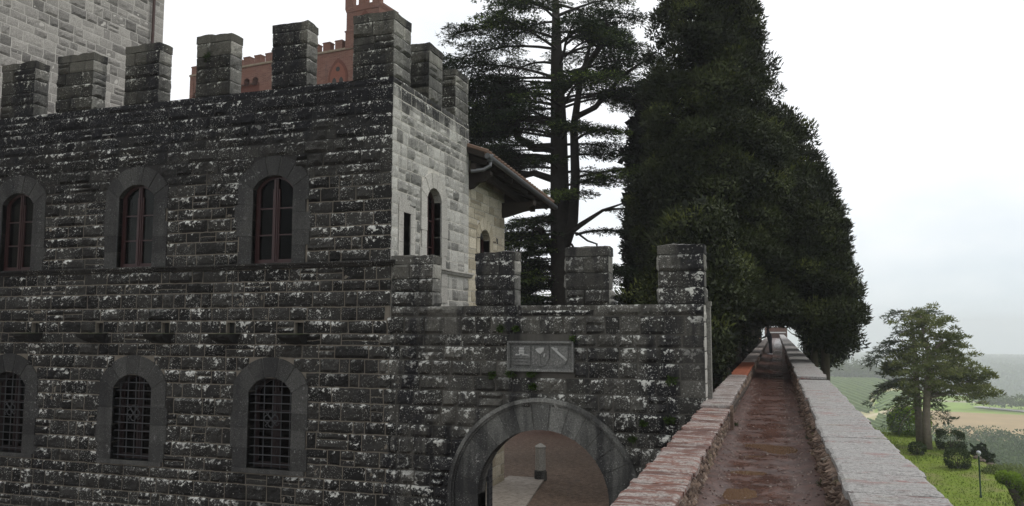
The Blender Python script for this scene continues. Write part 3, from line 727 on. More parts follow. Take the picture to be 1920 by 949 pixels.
holes = [(u - a, u + a, 1.33, 3.21) for u, a in UP] + [(u - a, u + a, -2.93, -1.07) for u, a in LO] + [(x - .1, x + .1, -.14, .09) for x in SPX]
core(b, FR, XL, XC - .012, GZ, WT - .01, -.007, -.40, holes, 1)
front = b.build('front_wall', [M['dark'], M['mortar_dark']], wing)
# window surrounds
for u, a in UP: b = MB(); surround(b, FR, u, a, 1.33, 2.95, .28, sillslab=False); b.build('window_surround', M['dressed'], wing)
for u, a in LO: b = MB(); surround(b, FR, u, a, -2.93, -1.36, .31); b.build('window_surround', M['dressed'], wing)
# string course
b = MB(); prof = [(0, 1.215), (.06, 1.225), (.085, 1.26), (.085, 1.285), (.13, 1.29), (.135, 1.325), (.10, 1.335), (0, 1.345)]
def course_strip(b, fn, u0, u1, prof, seg=1.1):
    u = u0
    while u < u1 - .01:
        w = min(rng.uniform(.7, 1.4), u1 - u); k = 9; us = np.linspace(u + .003, u + w - .003, k); V = []
        for x in us:
            for d, z in prof: V.append(fn(x, z + .008 * (vnoise(np.array([x * 5, z * 9, 1.]), 2) - .5), d + .02 * (vnoise(np.array([x * 6, z * 9, 3.]), 4) - .5) * (d > 0)))
        n = len(prof); f = [(i * n + j, i * n + j + 1, (i + 1) * n + j + 1, (i + 1) * n + j)[::-1] for i in range(k - 1) for j in range(n - 1)]
        f += [tuple(range(n)), tuple((k - 1) * n + j for j in range(n - 1, -1, -1))]
        b.add(V, f, rng.uniform(.2, .9)); u += w
course_strip(b, FR, XL, XC + .10, prof)
b.build('string_course', M['dark'], wing)
# windows
for k, (u, a) in enumerate(UP): window(FR, u, a, 1.33, 2.95, .28, wing, depth=-.11, shutter=(k != 1))
def grille(fn, uc, a, sill, spring, rise, parent, d=-.10):
    Rr, cz, th = seg_arch(a, rise, sill, spring); b = MB()
    P = lambda u, z: tuple(fn(u, z, d))
    n = 10
    for k in range(n):
        z = sill + .09 + (spring + .12 - sill - .09) * k / (n - 1); ex = .03
        b.tube([tuple(fn(uc - a - ex, z, d + .02)), tuple(fn(uc + a + ex, z, d + .02))], .013, 6)
    for k in range(5):
        x = uc - a + 2 * a * (k + .5) / 5; zt = cz + math.sqrt(Rr * Rr - (x - uc) ** 2)
        b.tube([P(x, sill - .01), P(x, zt)], .012, 6)
    zc = sill + 1.02; r = .075                         # quatrefoil
    for k in range(4):
        q = R(45 + 90 * k) + R(45); c = (uc + r * 1.25 * math.cos(q), zc + r * 1.25 * math.sin(q))
        b.tube([tuple(fn(c[0] + r * math.cos(w), c[1] + r * math.sin(w), d + .045)) for w in np.linspace(0, 2 * math.pi, 15)], .011, 5, cap=False)
        q2 = R(45 + 90 * k); p1 = (uc + .10 * math.cos(q2), zc + .10 * math.sin(q2)); p2 = (uc + .20 * math.cos(q2), zc + .20 * math.sin(q2)); p3 = (uc + .22 * math.cos(q2 + .3), zc + .19 * math.sin(q2 + .3))
        b.tube([tuple(fn(*p, d + .045)) for p in ((uc, zc), p1, p2, p3)], .011, 5)
    return b.build('window_grille', M['iron'], parent)
for u, a in LO:
    w = window(FR, u, a, -2.93, -1.36, .31, wing, depth=-.24, rows=3, name='barred_window', fm='frame_dark')
    grille(FR, u, a, -2.93, -1.36, .31, wing)
# spouts: hole shade made by an added black plate, over a mossy corbel
for x in SPX:
    b = MB(); fn = FR
    b.prism([(x - .099, -.139), (x + .099, -.139), (x + .099, .089), (x - .099, .089)], fn, -.10, -.14, .0)
    b.prism([(x - .19, -.30), (x + .19, -.30), (x + .21, -.15), (x - .21, -.15)], fn, .06, -.05, .1)
    n1, n2 = 9, 6
    U, T = np.meshgrid(np.linspace(-.25, .25, n1), np.linspace(0, 1, n2))
    D = .40 * np.sin(T * math.pi / 2) ; Z = -.36 + .21 * T ** 1.5
    D = D + .05 * (vnoise(np.stack([U * 14 + x, T * 4, 0 * U], -1), 2) - .5); U2 = x + U * (.75 + .3 * T)
    V = np.stack([U2, YF - D, Z], -1).reshape(-1, 3)
    b.add(V, [(j * n1 + i, j * n1 + i + 1, (j + 1) * n1 + i + 1, (j + 1) * n1 + i) for j in range(n2 - 1) for i in range(n1 - 1)], .1)
    topr = V[-n1:]; bk = topr.copy(); bk[:, 1] = YF + .1; bk[:, 2] += .015
    b.add(np.concatenate([topr, bk]), [(i, i + 1, n1 + i + 1, n1 + i) for i in range(n1 - 1)], .5, 1)
    for s in (0, n1 - 1):
        side = V[s::n1]; b.add(np.concatenate([side, [(side[-1][0], YF + .05, side[-1][2]), (side[0][0], YF + .05, side[0][2])]]), [tuple(range(len(side) + 2)) if s else tuple(range(len(side) + 1, -1, -1))], .1)
    o = b.build('water_spout', [M['spout'], M['moss']], wing)
# side wall, paler
SF = frame_fn((XC, 0, 0), (0, 1, 0), (1, 0, 0)); Y1 = 18.62
se = [sur_excl(16.46, .40, .55, 2.86, .27, .36, .30)]
b = MB()
def exs2(v0, v1):
    r = se[0](v0, v1); m = (v0 + v1) / 2
    if 1.3 < m < 2.5: r += [(14.82 - .12, 15.34 + .12)]
    return r
masonry(b, SF, YF, Y1, 1.32, WT - .14, smt=True, h=.25, lmin=.22, lmax=.5, excl=exs2, bulge=(.006, .035), rough=.03, smoothp=.35, quoin=(True, True))
masonry(b, SF, YF + .5, Y1, GZ, 1.2, smt=True, h=.26, lmin=.25, lmax=.6, bulge=(.006, .03), rough=.025, smoothp=.35)
masonry(b, SF, YF, Y1, WT - .14, WT, h=.14, lmin=.5, lmax=.9, smoothp=.8)
core(b, SF, YF + .4, Y1, GZ, WT - .01, -.005, -.40, [(16.06, 16.86, .56, 3.12), (14.92, 15.26, 1.45, 2.38)], 1)
core(b, SF, YF + .03, YF + .4, GZ, WT - .01, -.005, -.385, (), 1)
b.build('side_wall', [M['side'], M['mortar_pale']], wing)
b = MB(); surround(b, SF, 16.46, .40, .55, 2.86, .27, .34, .28, front=.035, sillslab=False); b.build('side_window_surround', M['side_dressed'], wing)
b = MB()
for z0, z1 in ((1.36, 1.75), (1.75, 2.1), (2.1, 2.38)):
    b.prism([(14.70, z0 + .003), (14.92, z0 + .003), (14.92, z1 - .003), (14.70, z1 - .003)], SF, .02, -.3, .7)
    b.prism([(15.26, z0 + .003), (15.48, z0 + .003), (15.48, z1 - .003), (15.26, z1 - .003)], SF, .02, -.3, .5)
b.prism([(14.70, 2.38), (15.48, 2.38), (15.48, 2.66), (14.70, 2.66)], SF, .022, -.3, .6)
b.prism([(14.72, 1.3), (15.46, 1.3), (15.46, 1.45), (14.72, 1.45)], SF, .028, -.3, .6)
b.build('slit_window_surround', M['side_dressed'], wing)
window(SF, 16.46, .40, .55, 2.86, .27, wing, depth=-.16, rows=4, name='side_window')
b = MB(); b.prism([(14.92, 1.45), (15.26, 1.45), (15.26, 2.38), (14.92, 2.38)], SF, -.2, -.24); b.prism([(14.93, 1.46), (14.97, 1.46), (14.97, 2.37), (14.93, 2.37)], SF, -.17, -.2)
b.build('slit_window', M['frame'], wing)
b = MB(); course_strip(b, SF, YF, Y1 + .1, [(d * .9, z) for d, z in prof]); b.build('side_string_course', M['side_dressed'], wing)
# merlons
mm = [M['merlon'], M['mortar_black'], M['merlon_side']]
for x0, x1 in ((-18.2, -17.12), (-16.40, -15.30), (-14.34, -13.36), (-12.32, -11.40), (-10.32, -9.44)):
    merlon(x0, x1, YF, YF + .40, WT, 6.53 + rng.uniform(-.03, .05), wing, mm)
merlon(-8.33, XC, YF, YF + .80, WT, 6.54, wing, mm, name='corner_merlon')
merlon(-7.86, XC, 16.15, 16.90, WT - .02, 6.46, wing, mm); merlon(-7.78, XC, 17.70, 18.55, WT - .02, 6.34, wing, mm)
# roof, back and inside
b = MB(); b.box(XL, XC - .3, YF + .38, Y1, 4.75, 4.95); b.box(XL, XC - .38, 18.3, Y1 + .02, GZ, 4.75); b.box(XL, XL + .3, YF + .38, 18.3, GZ, 4.75)
b.box(XL + .3, XC - .38, YF + .41, 18.3, GZ, GZ + .1); b.box(XL + .3, XC - .38, YF + .41, 18.3, -.5, -.3)
b.build('rooms_and_roof', M['inside'], wing)

# ================================================================== GATE WALL
YG = 14.40; GX1 = -1.27
gate = thing('gate_wall', (-4.3, 14.6, GZ), 'crenellated stone gate wall with a round arch and carved plaque', 'gate wall')
GF = frame_fn((0, YG, 0), (1, 0, 0), (0, -1, 0)); AC = (-4.24, -3.14); RI, RO = 1.25, 1.82
def gex(v0, v1):
    m = (v0 + v1) / 2; r = []
    if m < AC[1]: r = [(AC[0] - RO + .12, AC[0] + RO - .12)]
    elif m < AC[1] + RO - .1: w = math.sqrt(RO ** 2 - (m - AC[1]) ** 2) - .1; r = [(AC[0] - w, AC[0] + w)]
    if min(v1, -.27) - max(v0, -.82) > .4 * (v1 - v0): r += [(-4.87, -3.63)]
    r += [(XC - .6, XC + tooth(v0))]
    return r
b = MB()
csg = np.concatenate([cs_low[cs_low < .08], [.20]])
masonry(b, GF, XC - .4, GX1, GZ, .20, excl=gex, lmin=.26, lmax=.62, bulge=(.016, .07), rough=.05, quoin=(False, True), cs=csg)
masonry(b, GF, XC + .02, GX1, .20, .41, h=.21, lmin=.7, lmax=1.5, bulge=(.03, .05), smoothp=0)
core(b, GF, XC + .05, GX1 - .004, GZ, .40, -.006, -.40, [(AC[0] - RI, AC[0] + RI, GZ - 1, AC[1] + RI)], 1)
EF = frame_fn((GX1, 0, 0), (0, 1, 0), (1, 0, 0)); masonry(b, EF, YG, YG + .40, GZ, .40, h=.26, lmin=.4, lmax=.6, smoothp=.8, m=2, bulge=(.004, .01))
b.build('wall', [M['gate'], M['mortar_gate'], M['side_dressed']], gate)
b = MB(); nvs = 15
ed = np.linspace(-math.pi / 2, math.pi / 2, nvs + 1)
for k in range(nvs):
    g = .011 / RI
    p = arch_pts(AC, RI, ed[k] + g, ed[k + 1] - g, 6); q = arch_pts(AC, RO - .06, ed[k + 1] - g, ed[k] + g, 6)
    b.prism(p + q, GF, .035 + rng.uniform(-.006, .008) + (.02 if k == 7 else 0), -.42, rng.uniform(.1, .9))
p = arch_pts(AC, RI + .008, ed[0], ed[-1], 40); q = arch_pts(AC, RO - .08, ed[-1], ed[0], 40); b.prism(p + q, GF, .024, -.41, 1.0)
for s in (-1, 1):
    cs = courses(GZ, AC[1], .43)
    for k in range(len(cs) - 1):
        w = RO - .06 - RI + (rng.uniform(-.1, .04)); u0, u1 = sorted((AC[0] + s * RI, AC[0] + s * (RI + w)))
        b.prism([(u0, cs[k] + .003), (u1, cs[k] + .003), (u1, cs[k + 1] - .003), (u0, cs[k + 1] - .003)], GF, .03, -.42, rng.uniform(.1, .7))
b.build('arch', M['arch'], gate)
b = MB()
for k in range(12):
    a0, a1 = np.linspace(-1.72, 1.72, 13)[k:k + 2]
    b.prism(arch_pts(AC, RO - .056, a0 + .002, a1 - .002, 5) + arch_pts(AC, RO + .015, a1 - .002, a0 + .002, 5), GF, .105, -.1, rng.uniform(.5, 1))
    b.prism(arch_pts(AC, RO - .095, a0 + .002, a1 - .002, 5) + arch_pts(AC, RO - .058, a1 - .002, a0 + .002, 5), GF, .065, -.1, rng.uniform(.5, 1))
b.build('hood_mould', M['arch'], gate)
gm = [M['gate'], M['mortar_black'], M['merlon_side']]
for x0, x1, z1, d in ((-7.36, -6.46, 1.43, .42), (-5.56, -4.76, 1.46, .36), (-3.77, -2.95, 1.50, .36), (-2.06, -1.25, 1.49, .38)):
    merlon(x0, x1, YG, YG + d, .405, z1, gate, gm, rows=4)
# carved plaque: three worn shields
pl = MB(); x0, x1, z0, z1 = -4.89, -3.61, -.825, -.265
def rect(b, a, c, d, e, f0, f1, tn=.5): b.prism([(a, d), (c, d), (c, e), (a, e)], GF, f0, f1, tn)
rect(pl, x0 + .05, x1 - .05, z0 + .05, z1 - .05, .02, -.05, .45)
for (a, c, d, e) in ((x0, x1, z1 - .03, z1), (x0, x1, z0, z0 + .035), (x0, x0 + .03, z0 + .035, z1 - .03), (x1 - .03, x1, z0 + .035, z1 - .03)): rect(pl, a, c, d, e, .085, -.05, .7)
for (a, c, d, e) in ((x0 + .03, x1 - .03, z1 - .05, z1 - .03), (x0 + .03, x1 - .03, z0 + .035, z0 + .055), (x0 + .03, x0 + .05, z0 + .055, z1 - .05), (x1 - .05, x1 - .03, z0 + .055, z1 - .05)): rect(pl, a, c, d, e, .058, -.05, .55)
for k in range(22):
    x = x0 + .085 + k * (x1 - x0 - .17) / 21; rect(pl, x - .014, x + .014, z1 - .078, z1 - .054, .04, .02, .6); rect(pl, x - .014, x + .014, z0 + .06, z0 + .084, .04, .02, .6)
for k in range(8):
    z = z0 + .1 + k * .05; rect(pl, x0 + .056, x0 + .078, z - .013, z + .013, .04, .02, .6); rect(pl, x1 - .078, x1 - .056, z - .013, z + .013, .04, .02, .6)
plq = pl.build('plaque', M['plaque'], gate)
M['relief'] = simple('lichen_relief', (.33, .33, .315), .9, 14, .7)
def shield(xc, kind):
    b = MB(); w, h0, h1 = .165, -.355, -.735
    pts = [(xc - w, h0), (xc - w, h1 + .18)] + [(xc - w * math.cos(q), h1 + .18 - .18 * math.sin(q)) for q in np.linspace(0.3, math.pi - .3, 7)] + [(xc + w, h1 + .18), (xc + w, h0)]
    if kind == 'square': pts = [(xc - w, h0), (xc - w, h1 + .02), (xc + w, h1 + .02), (xc + w, h0)]
    b.prism(pts, GF, .042, .02, .5)
    f0, f1 = .058, .042
    def bl(pp, m=1): b.prism(pp, GF, f0 + rng.uniform(-.004, .006), f1, .5, m)
    if kind == 'square':
        for k, (ww, z) in enumerate(((.045, -.40), (.055, -.445), (.05, -.49))): bl([(xc - ww, z - .02), (xc + ww, z - .02), (xc + ww, z + .018), (xc - ww, z + .018)])
        bl([(xc - .13, -.53), (xc - .03, -.53), (xc - .03, -.51), (xc - .11, -.50)]); bl([(xc, -.53), (xc + .14, -.53), (xc + .12, -.512), (xc + .02, -.508)])
        for z in (-.57, -.63, -.69): bl([(xc - .16, z - .012), (xc + .16, z - .012), (xc + .16, z + .012), (xc - .16, z + .012)], 0)
    elif kind == 'pall':
        bl([(xc - .07, -.46), (xc + .0, -.50), (xc + .07, -.45), (xc + .08, -.38), (xc - .02, -.385), (xc - .09, -.41)])
        bl([(xc - .16, -.375), (xc - .13, -.36), (xc + .01, -.55), (xc + .01, -.73), (xc - .02, -.73), (xc - .02, -.56)], 0); bl([(xc + .13, -.36), (xc + .16, -.375), (xc + .03, -.56), (xc + .01, -.55)], 0)
        bl([(xc + .06, -.56), (xc + .08, -.56), (xc + .10, -.49), (xc + .07, -.49)])
    else:
        bl([(xc - .15, -.38), (xc - .11, -.37), (xc + .16, -.60), (xc + .13, -.625)])
        bl([(xc - .165, -.50), (xc - .155, -.47), (xc + .12, -.67), (xc + .10, -.69)], 0)
        bl([(xc - .05 + .028 * math.cos(q), -.41 + .028 * math.sin(q)) for q in np.linspace(0, 6.28, 9)[:-1]])
    return b.build('shield', [M['plaque'], M['relief']], plq)
shield(-4.61, 'square'); shield(-4.25, 'pall'); shield(-3.89, 'bend')
# studded gate leaf folded back inside the arch
b = MB(); b.box(-5.47, -5.42, 14.80, 15.0, GZ + .03, -2.35)
for z in np.arange(GZ + .15, -2.4, .11):
    b.lathe([(.0, 0), (.022, 0), (.018, .02), (0, .03)], (-5.445, 14.79, z), 6)
    for y in (14.86, 14.95): b.box(-5.42, -5.405, y - .015, y + .015, z - .015, z + .015)
b.build('gate_leaf', M['iron'], gate)
# lichened drain slab behind the wall end
b = MB(); b.box(-1.285, -1.20, 14.86, 15.02, -1.4, .38); b.box(-1.295, -1.185, 14.84, 15.04, .38, .46); b.build('end_slab', M['merlon_side'], gate)

# ================================================================== HOUSE BEHIND THE WING
house = thing('stone_house', (-9.5, 20.3, GZ), 'cream stone house with dark timber eaves behind the dark castle wing', 'house')
HX, HY0, HY1 = -7.52, 18.62, 21.8
HF = frame_fn((HX, 0, 0), (0, 1, 0), (1, 0, 0)); b = MB()
hs = sur_excl(20.15, .40, 1.2, 2.36, .26, .3, .22)
masonry(b, HF, HY0, HY1, GZ, 4.6, h=.28, lmin=.35, lmax=.8, bulge=(.003, .02), rough=.015, smoothp=.5, excl=hs, quoin=(False, True), res=.08)
core(b, HF, HY0, HY1, GZ, 4.6, -.012, -.4, [(19.75, 20.55, 1.2, 2.6)], 1)
BF = frame_fn((0, HY1, 0), (-1, 0, 0), (0, 1, 0)); masonry(b, BF, -HX, 13, GZ, 4.6, h=.28, lmin=.35, lmax=.8, bulge=(.003, .02), rough=.015, res=.12)
b.box(-13, HX - .02, HY1 - .4, HY1 - .01, GZ, 4.6, .5, 1); b.box(-13, HX - .4, HY0, HY0 + .3, GZ, 4.6, .5, 1)
b.build('wall', [M['house'], M['mortar_pale']], house)
b = MB(); surround(b, HF, 20.15, .40, 1.2, 2.36, .26, .28, .2, front=.022, back=-.32, sillslab=True); b.build('window_surround', M['house'], house)
window(HF, 20.15, .40, 1.2, 2.36, .26, house, depth=-.18, rows=2)
for y in (19.55, 20.78): b = MB(); b.tube([(HX, y, 2.35), (HX + .10, y, 2.33), (HX + .11, y + .04, 2.45), (HX + .11, y + .10, 2.42), (HX + .11, y + .1, 2.30)], .014, 6); b.build('shutter_hook', M['iron'], house)
E0, E1 = np.array([-6.92, 18.45, 4.22]), np.array([-6.45, 23.05, 3.56]); RG0, RG1 = np.array([-10.5, 18.45, 5.5]), np.array([-10.5, 21.2, 5.3]); EB = np.array([-11, 23.6, 3.6])
up = np.array([0, 0, .14]); b = MB()
b.add([E0, E1, RG1, RG0, E0 + up, E1 + up, RG1 + up, RG0 + up], [(3, 2, 1, 0), (0, 1, 5, 4), (3, 0, 4, 7)], .5, 0); b.add([E0 + up, E1 + up, RG1 + up, RG0 + up], [(0, 1, 2, 3)], .5, 1)
b.add([E1, EB, RG1, E1 + up, EB + up, RG1 + up], [(2, 1, 0), (0, 1, 4, 3)], .5, 0); b.add([E1 + up, EB + up, RG1 + up], [(0, 1, 2)], .5, 1)
for k in range(26):                                  # tile ends and rows of barrel tiles
    p = E0 + (E1 - E0) * (k + .5) / 26 + up; q = RG0 + (RG1 - RG0) * (k + .5) / 26 + up; pp = p + (p - q) * .02
    b.tube([pp + (0, 0, .03), p * .5 + q * .5 + (0, 0, .03), q + (0, 0, .03)], .085, 8, rng.uniform(.2, .8), 1)
roof = b.build('roof', [M['wood'], M['tile']], house)
b = MB()
for k in range(9):                                   # rafters
    p = E0 + (E1 - E0) * (k + .5) / 9; q = RG0 + (RG1 - RG0) * (k + .5) / 9; b.bar(p + (-.02, 0, -.06), p * .5 + q * .5 + (0, 0, -.06), .09, .12)
b.build('rafters', M['wood'], roof)
b = MB()
for k in range(17):
    p = E0 + (E1 - E0) * k / 16
gp = [E0 + (E1 - E0) * t_ + np.array([.09, 0, .04]) for t_ in np.linspace(0, 1.02, 8)]
b.tube(gp, .075, 10); b.tube([gp[0] + (0, .25, -.05), gp[0] + (0, .22, -.22), gp[0] + (-.15, .15, -.32), gp[0] + (-.45, .05, -.36)], .05, 8); b.lathe([(.07, -.05), (.10, .08), (.10, .12), (.02, .12)], gp[0] + (0, .2, -.06), 10)
b.build('gutter', M['zinc'], house)
def bracket(y, z, ln):
    b = MB(); pr = [(0, 0), (ln, 0), (ln, -.10), (ln - .10, -.13), (ln - .18, -.24), (ln - .34, -.27), (.12, -.40), (0, -.42)]
    b.prism([(p, q + z) for p, q in pr][::-1], lambda u, v, d: (HX + u, y + d, v), -.09, .09, .5); return b.build('eave_bracket', M['wood'], house)
bracket(18.95, 3.95, .62); bracket(21.62, 3.55, .95)
b = MB(); b.bar((HX + .3, 18.5, 4.02), (HX + .5, 23.0, 3.55), .14, .16); b.bar((HX + .95, 21.65, 3.52), (HX - 1, 23.3, 3.55), .12, .14); b.build('eave_beams', M['wood'], house)

# ================================================================== TALL TOWER
tower = thing('stone_tower', (-22, 17, GZ), 'tall pale stone tower rising out of frame behind the left battlements', 'tower')
TF = frame_fn((-20, 0, 0), (0, 1, 0), (1, 0, 0)); b = MB(); TX1 = 21.68
masonry(b, TF, 13, TX1, 2.5, 15.5, smt=True, h=.29, lmin=.26, lmax=.62, gap=.022, bulge=(.003, .035), rough=.028, smoothp=.35, res=.07, quoin=(False, True))
core(b, TF, 12, TX1, GZ, 15.5, -.003, -.6, (), 1)
TB = frame_fn((0, TX1, 0), (-1, 0, 0), (0, 1, 0)); masonry(b, TB, 20, 21.5, 4, 15.5, h=.29, lmin=.4, lmax=.7, res=.12, bulge=(.003, .02)); b.box(-26, -20.03, TX1 - .6, TX1 - .01, GZ, 15.5, .5, 1); b.box(-26, -25.5, 12, TX1 - .6, GZ, 15.5, .5, 1); b.box(-25.5, -20.6, 12, TX1 - .6, 15.2, 15.48, .5, 1); b.box(-25.5, -20.6, 12, 12.5, GZ, 15.2, .5, 1)
b.build('wall', [M['tower'], M['mortar_tower']], tower)
b = MB(); b.tube([(-19.88, 21.08, 15.4), (-19.88, 21.08, 4)], .05, 10)
for z in (6, 9, 12): b.box(-20, -19.82, 21.01, 21.15, z, z + .05)
b.build('downpipe', M['pipe'], tower)

# ================================================================== BRICK CASTLE
t = NT('red_brick'); br = t.n('TexBrick'); sp_ = t.n('SeparateXYZ'); t.set(sp_, 0, t.pos()); cb = t.n('CombineXYZ')
t.set(cb, 0, t.math('ADD', sp_.outputs[0], sp_.outputs[1])); t.set(cb, 1, sp_.outputs[2]); t.set(br, 'Vector', cb.outputs[0])
br.inputs['Scale'].default_value = 1; br.inputs['Brick Width'].default_value = .28; br.inputs['Row Height'].default_value = .085; br.inputs['Mortar Size'].default_value = .008
for k, c in (('Color1', (.115, .052, .038, 1)), ('Color2', (.18, .088, .065, 1)), ('Mortar', (.20, .14, .115, 1))): br.inputs[k].default_value = c
c = t.mix(t.ramp(t.noise(1.2, 5), .4, .7, 0, .7), br.outputs['Color'], (.15, .07, .05)); c = t.mix(t.ramp(t.noise(2.5, 5, .7, t.scale(t.pos(), (1, 1, .3))), .58, .68, 0, .5), c, (.09, .06, .05))
t.bsdf(c, .9, None, .2); M['brick'] = t.mat
M['brick_red'] = simple('deep_red_brick', (.11, .038, .026), .9, 9, .4); M['brick_stone'] = simple('lichened_cornice', (.21, .17, .12), .9, 6, .4)
KS = 45 / 70.
castle = thing('brick_castle', (-33, 46, GZ), 'red brick castle with pointed window and crenellated turret behind the battlements', 'castle')
A0 = np.array([-60.6 * KS, 45.0]); A1 = A0 + np.array([.994, -.108]) * 22
A0[0] *= 47.2 / 45
KF = frame_fn((A0[0], A0[1] + 2.2, 0), (.994, -.108, 0), (-.108, -.994, 0))
def uof(px):   # facade coordinate seen at an image column
    import math as _m
    az = math.atan((px - 960) / 1500.) - YAW; d = np.array([math.sin(az), math.cos(az)])
    o = np.array([A0[0], A0[1] + 2.2]); e = np.array([.994, -.108]); m_ = np.array([[d[0], -e[0]], [d[1], -e[1]]]); s = np.linalg.solve(m_, o); return s[1]
KR = uof(712)
zc = 18.55; b = MB()
b.prism([(0, GZ), (KR, GZ), (KR, zc), (0, zc)], KF, -.45, -3); b.prism([(6.6, GZ), (KR, GZ), (KR, zc - .15), (6.6, zc - .15)], KF, 0, -.45)
b.prism([(0, zc - 2.1), (.35, zc - 1.6), (.35, zc - .15), (0, zc - .15)], KF, .05, -3, .6)
b.prism([(.35, zc - .95), (6.6, zc - .95), (6.6, zc - .15), (.35, zc - .15)], KF, 0, -.45)     # corbelled parapet
kw = b.build('wall', M['brick'], castle)
b = MB(); b.prism([(-.06, zc - .15), (KR, zc - .15), (KR, zc - .01), (-.06, zc - .01)], KF, .08, -3); b.build('cornice', M['brick_stone'], castle)
nA = 8
b = MB()
for k in range(nA):                                   # machicolation arches : spandrels between dark round arches
    u0 = .35 + k * 6.25 / nA; u1 = u0 + 6.25 / nA; uc = (u0 + u1) / 2; r = .27; zs = zc - 1.38
    ar = [(uc + r * math.cos(q), zs + .14 + r * math.sin(q)) for q in np.linspace(0, math.pi, 9)]
    b.prism([(u0, zs), (uc - r, zs)] + ar[::-1][0:5] + [(uc, zc - .95), (u0, zc - .95)], KF, 0, -.45); b.prism([(uc + r, zs), (u1, zs), (u1, zc - .95), (uc, zc - .95)] + ar[::-1][4:], KF, 0, -.45)
b.build('arched_corbels', M['brick'], castle)
b = MB(); b.prism([(.35, zc - 3.2), (6.6, zc - 3.2), (6.6, zc - 1.38), (.35, zc - 1.38)], KF, -.40, -.449); b.build('deep_red_band', M['brick_red'], castle)
u = .1; k = 0
while u < KR - .6:
    b = MB(); b.prism([(u, zc), (u + .56, zc), (u + .56, zc + .52), (u, zc + .52)], KF, .02, -.45); b.prism([(u - .03, zc + .52), (u + .59, zc + .52), (u + .59, zc + .60), (u - .03, zc + .60)], KF, .05, -.48, .7)
    b.build('merlon', M['brick'], castle); u += 1.0
uw = uof(626)
def pointed(uc, w, z0, zs, n=10):
    Rr = 2 * w; p = [(uc + w, z0), (uc + w, zs)]
    p += [(uc - w + Rr * math.cos(q), zs + Rr * math.sin(q)) for q in np.linspace(0, math.pi / 3, n)][1:]
    p += [(uc + w - Rr * math.cos(q), zs + Rr * math.sin(q)) for q in np.linspace(math.pi / 3, 0, n)][1:]
    return p + [(uc - w, z0)]
for uc in (uw, uw + 2.4):
    b = MB(); b.prism(pointed(uc, .78, 14.6, 16.55), KF, .05, .0, .3); f = b.build('window', M['brick_red'], castle)
    b = MB(); b.prism(pointed(uc, .62, 14.7, 16.55), KF, .035 + .02, .051, .3); b.build('tympanum', simple('terracotta', (.17, .065, .042), .9, 12), f)
    b = MB()
    for dx in (-.28, .28): b.prism(pointed(uc + dx, .17, 14.7, 16.3), KF, .062, .056)
    b.prism([(uc + .17 * math.cos(q), 17.15 + .17 * math.sin(q)) for q in np.linspace(0, 6.28, 13)[:-1]], KF, .062, .056)
    b.build('pane', simple('dark_opening', (.012, .009, .008), .5), f)
ut0, ut1 = uof(640), uof(704); b = MB()
b.prism([(ut0, zc - .1), (ut1, zc - .1), (ut1, zc + 1.0), (ut0, zc + 1.0)], KF, .1, -2.2); b.prism([(ut0 - .05, zc + 1.0), (ut1 + .05, zc + 1.0), (ut1 + .05, zc + 1.1), (ut0 - .05, zc + 1.1)], KF, .14, -2.25, .8)
b.prism([(ut0 + .04, zc + 1.1), (ut1 - .04, zc + 1.1), (ut1 - .04, zc + 2.5), (ut0 + .04, zc + 2.5)], KF, .06, -2.1)
b.prism([(ut0 + .04, zc + 2.35), (ut1 - .04, zc + 2.35), (ut1 + .06, zc + 2.6), (ut1 + .06, zc + 2.75), (ut0 - .06, zc + 2.75), (ut0 - .06, zc + 2.6)], KF, .1, -2.15)
tr_ = b.build('turret', M['brick'], castle)
for k in range(3):
    w = (ut1 - ut0) / 4.4; u = ut0 - .06 + k * (ut1 - ut0 + .12 - w) / 2; b = MB(); b.prism([(u, zc + 2.75), (u + w, zc + 2.75), (u + w, zc + 3.3), (u, zc + 3.3)], KF, .1, -.3); b.build('turret_merlon', M['brick'], tr_)
b = MB(); b.prism(pointed((ut0 + ut1) / 2 + .2, .36, zc + 1.25, zc + 1.7), KF, .064, .058); b.build('turret_niche', M['brick_red'], tr_)

# ================================================================== TREES
def unit(v): return v / np.maximum(1e-9, np.linalg.norm(v, axis=-1, keepdims=True))
def leaf_quads(P, dirs, ln, wd, jitter=.5, up=None):
    """flat leaf quads at P pointing along dirs"""
    n = len(P); d = unit(dirs + rng.normal(0, jitter, (n, 3))); r = unit(rng.normal(0, 1, (n, 3)) if up is None else up + rng.normal(0, .45, (n, 3)))
    s = unit(np.cross(d, r)); ln = np.broadcast_to(ln, (n,))[:, None] * rng.uniform(.6, 1.3, (n, 1)); wd = np.broadcast_to(wd, (n,))[:, None] * rng.uniform(.7, 1.3, (n, 1))
    return np.stack([P - s * wd * .35, P + d * ln * .5 - s * wd * .5 + s * wd, P + d * ln, P + d * ln * .45 - s * wd * .55], 1)
def leaf_tangent(P, N, ln, wd, jit=.35):
    n = len(P); N = unit(N + rng.normal(0, jit, (n, 3))); a = unit(np.cross(N, rng.normal(0, 1, (n, 3)))); c = np.cross(N, a)
    l = ln * rng.uniform(.6, 1.3, (n, 1)) * .5; w = wd * rng.uniform(.7, 1.3, (n, 1)) * .5
    return np.stack([P - a * l - c * w * .3, P - c * w + a * l * .2, P + a * l + c * w * .2, P + c * w], 1)
def sphere_dirs(n): return unit(rng.normal(0, 1, (n, 3)))

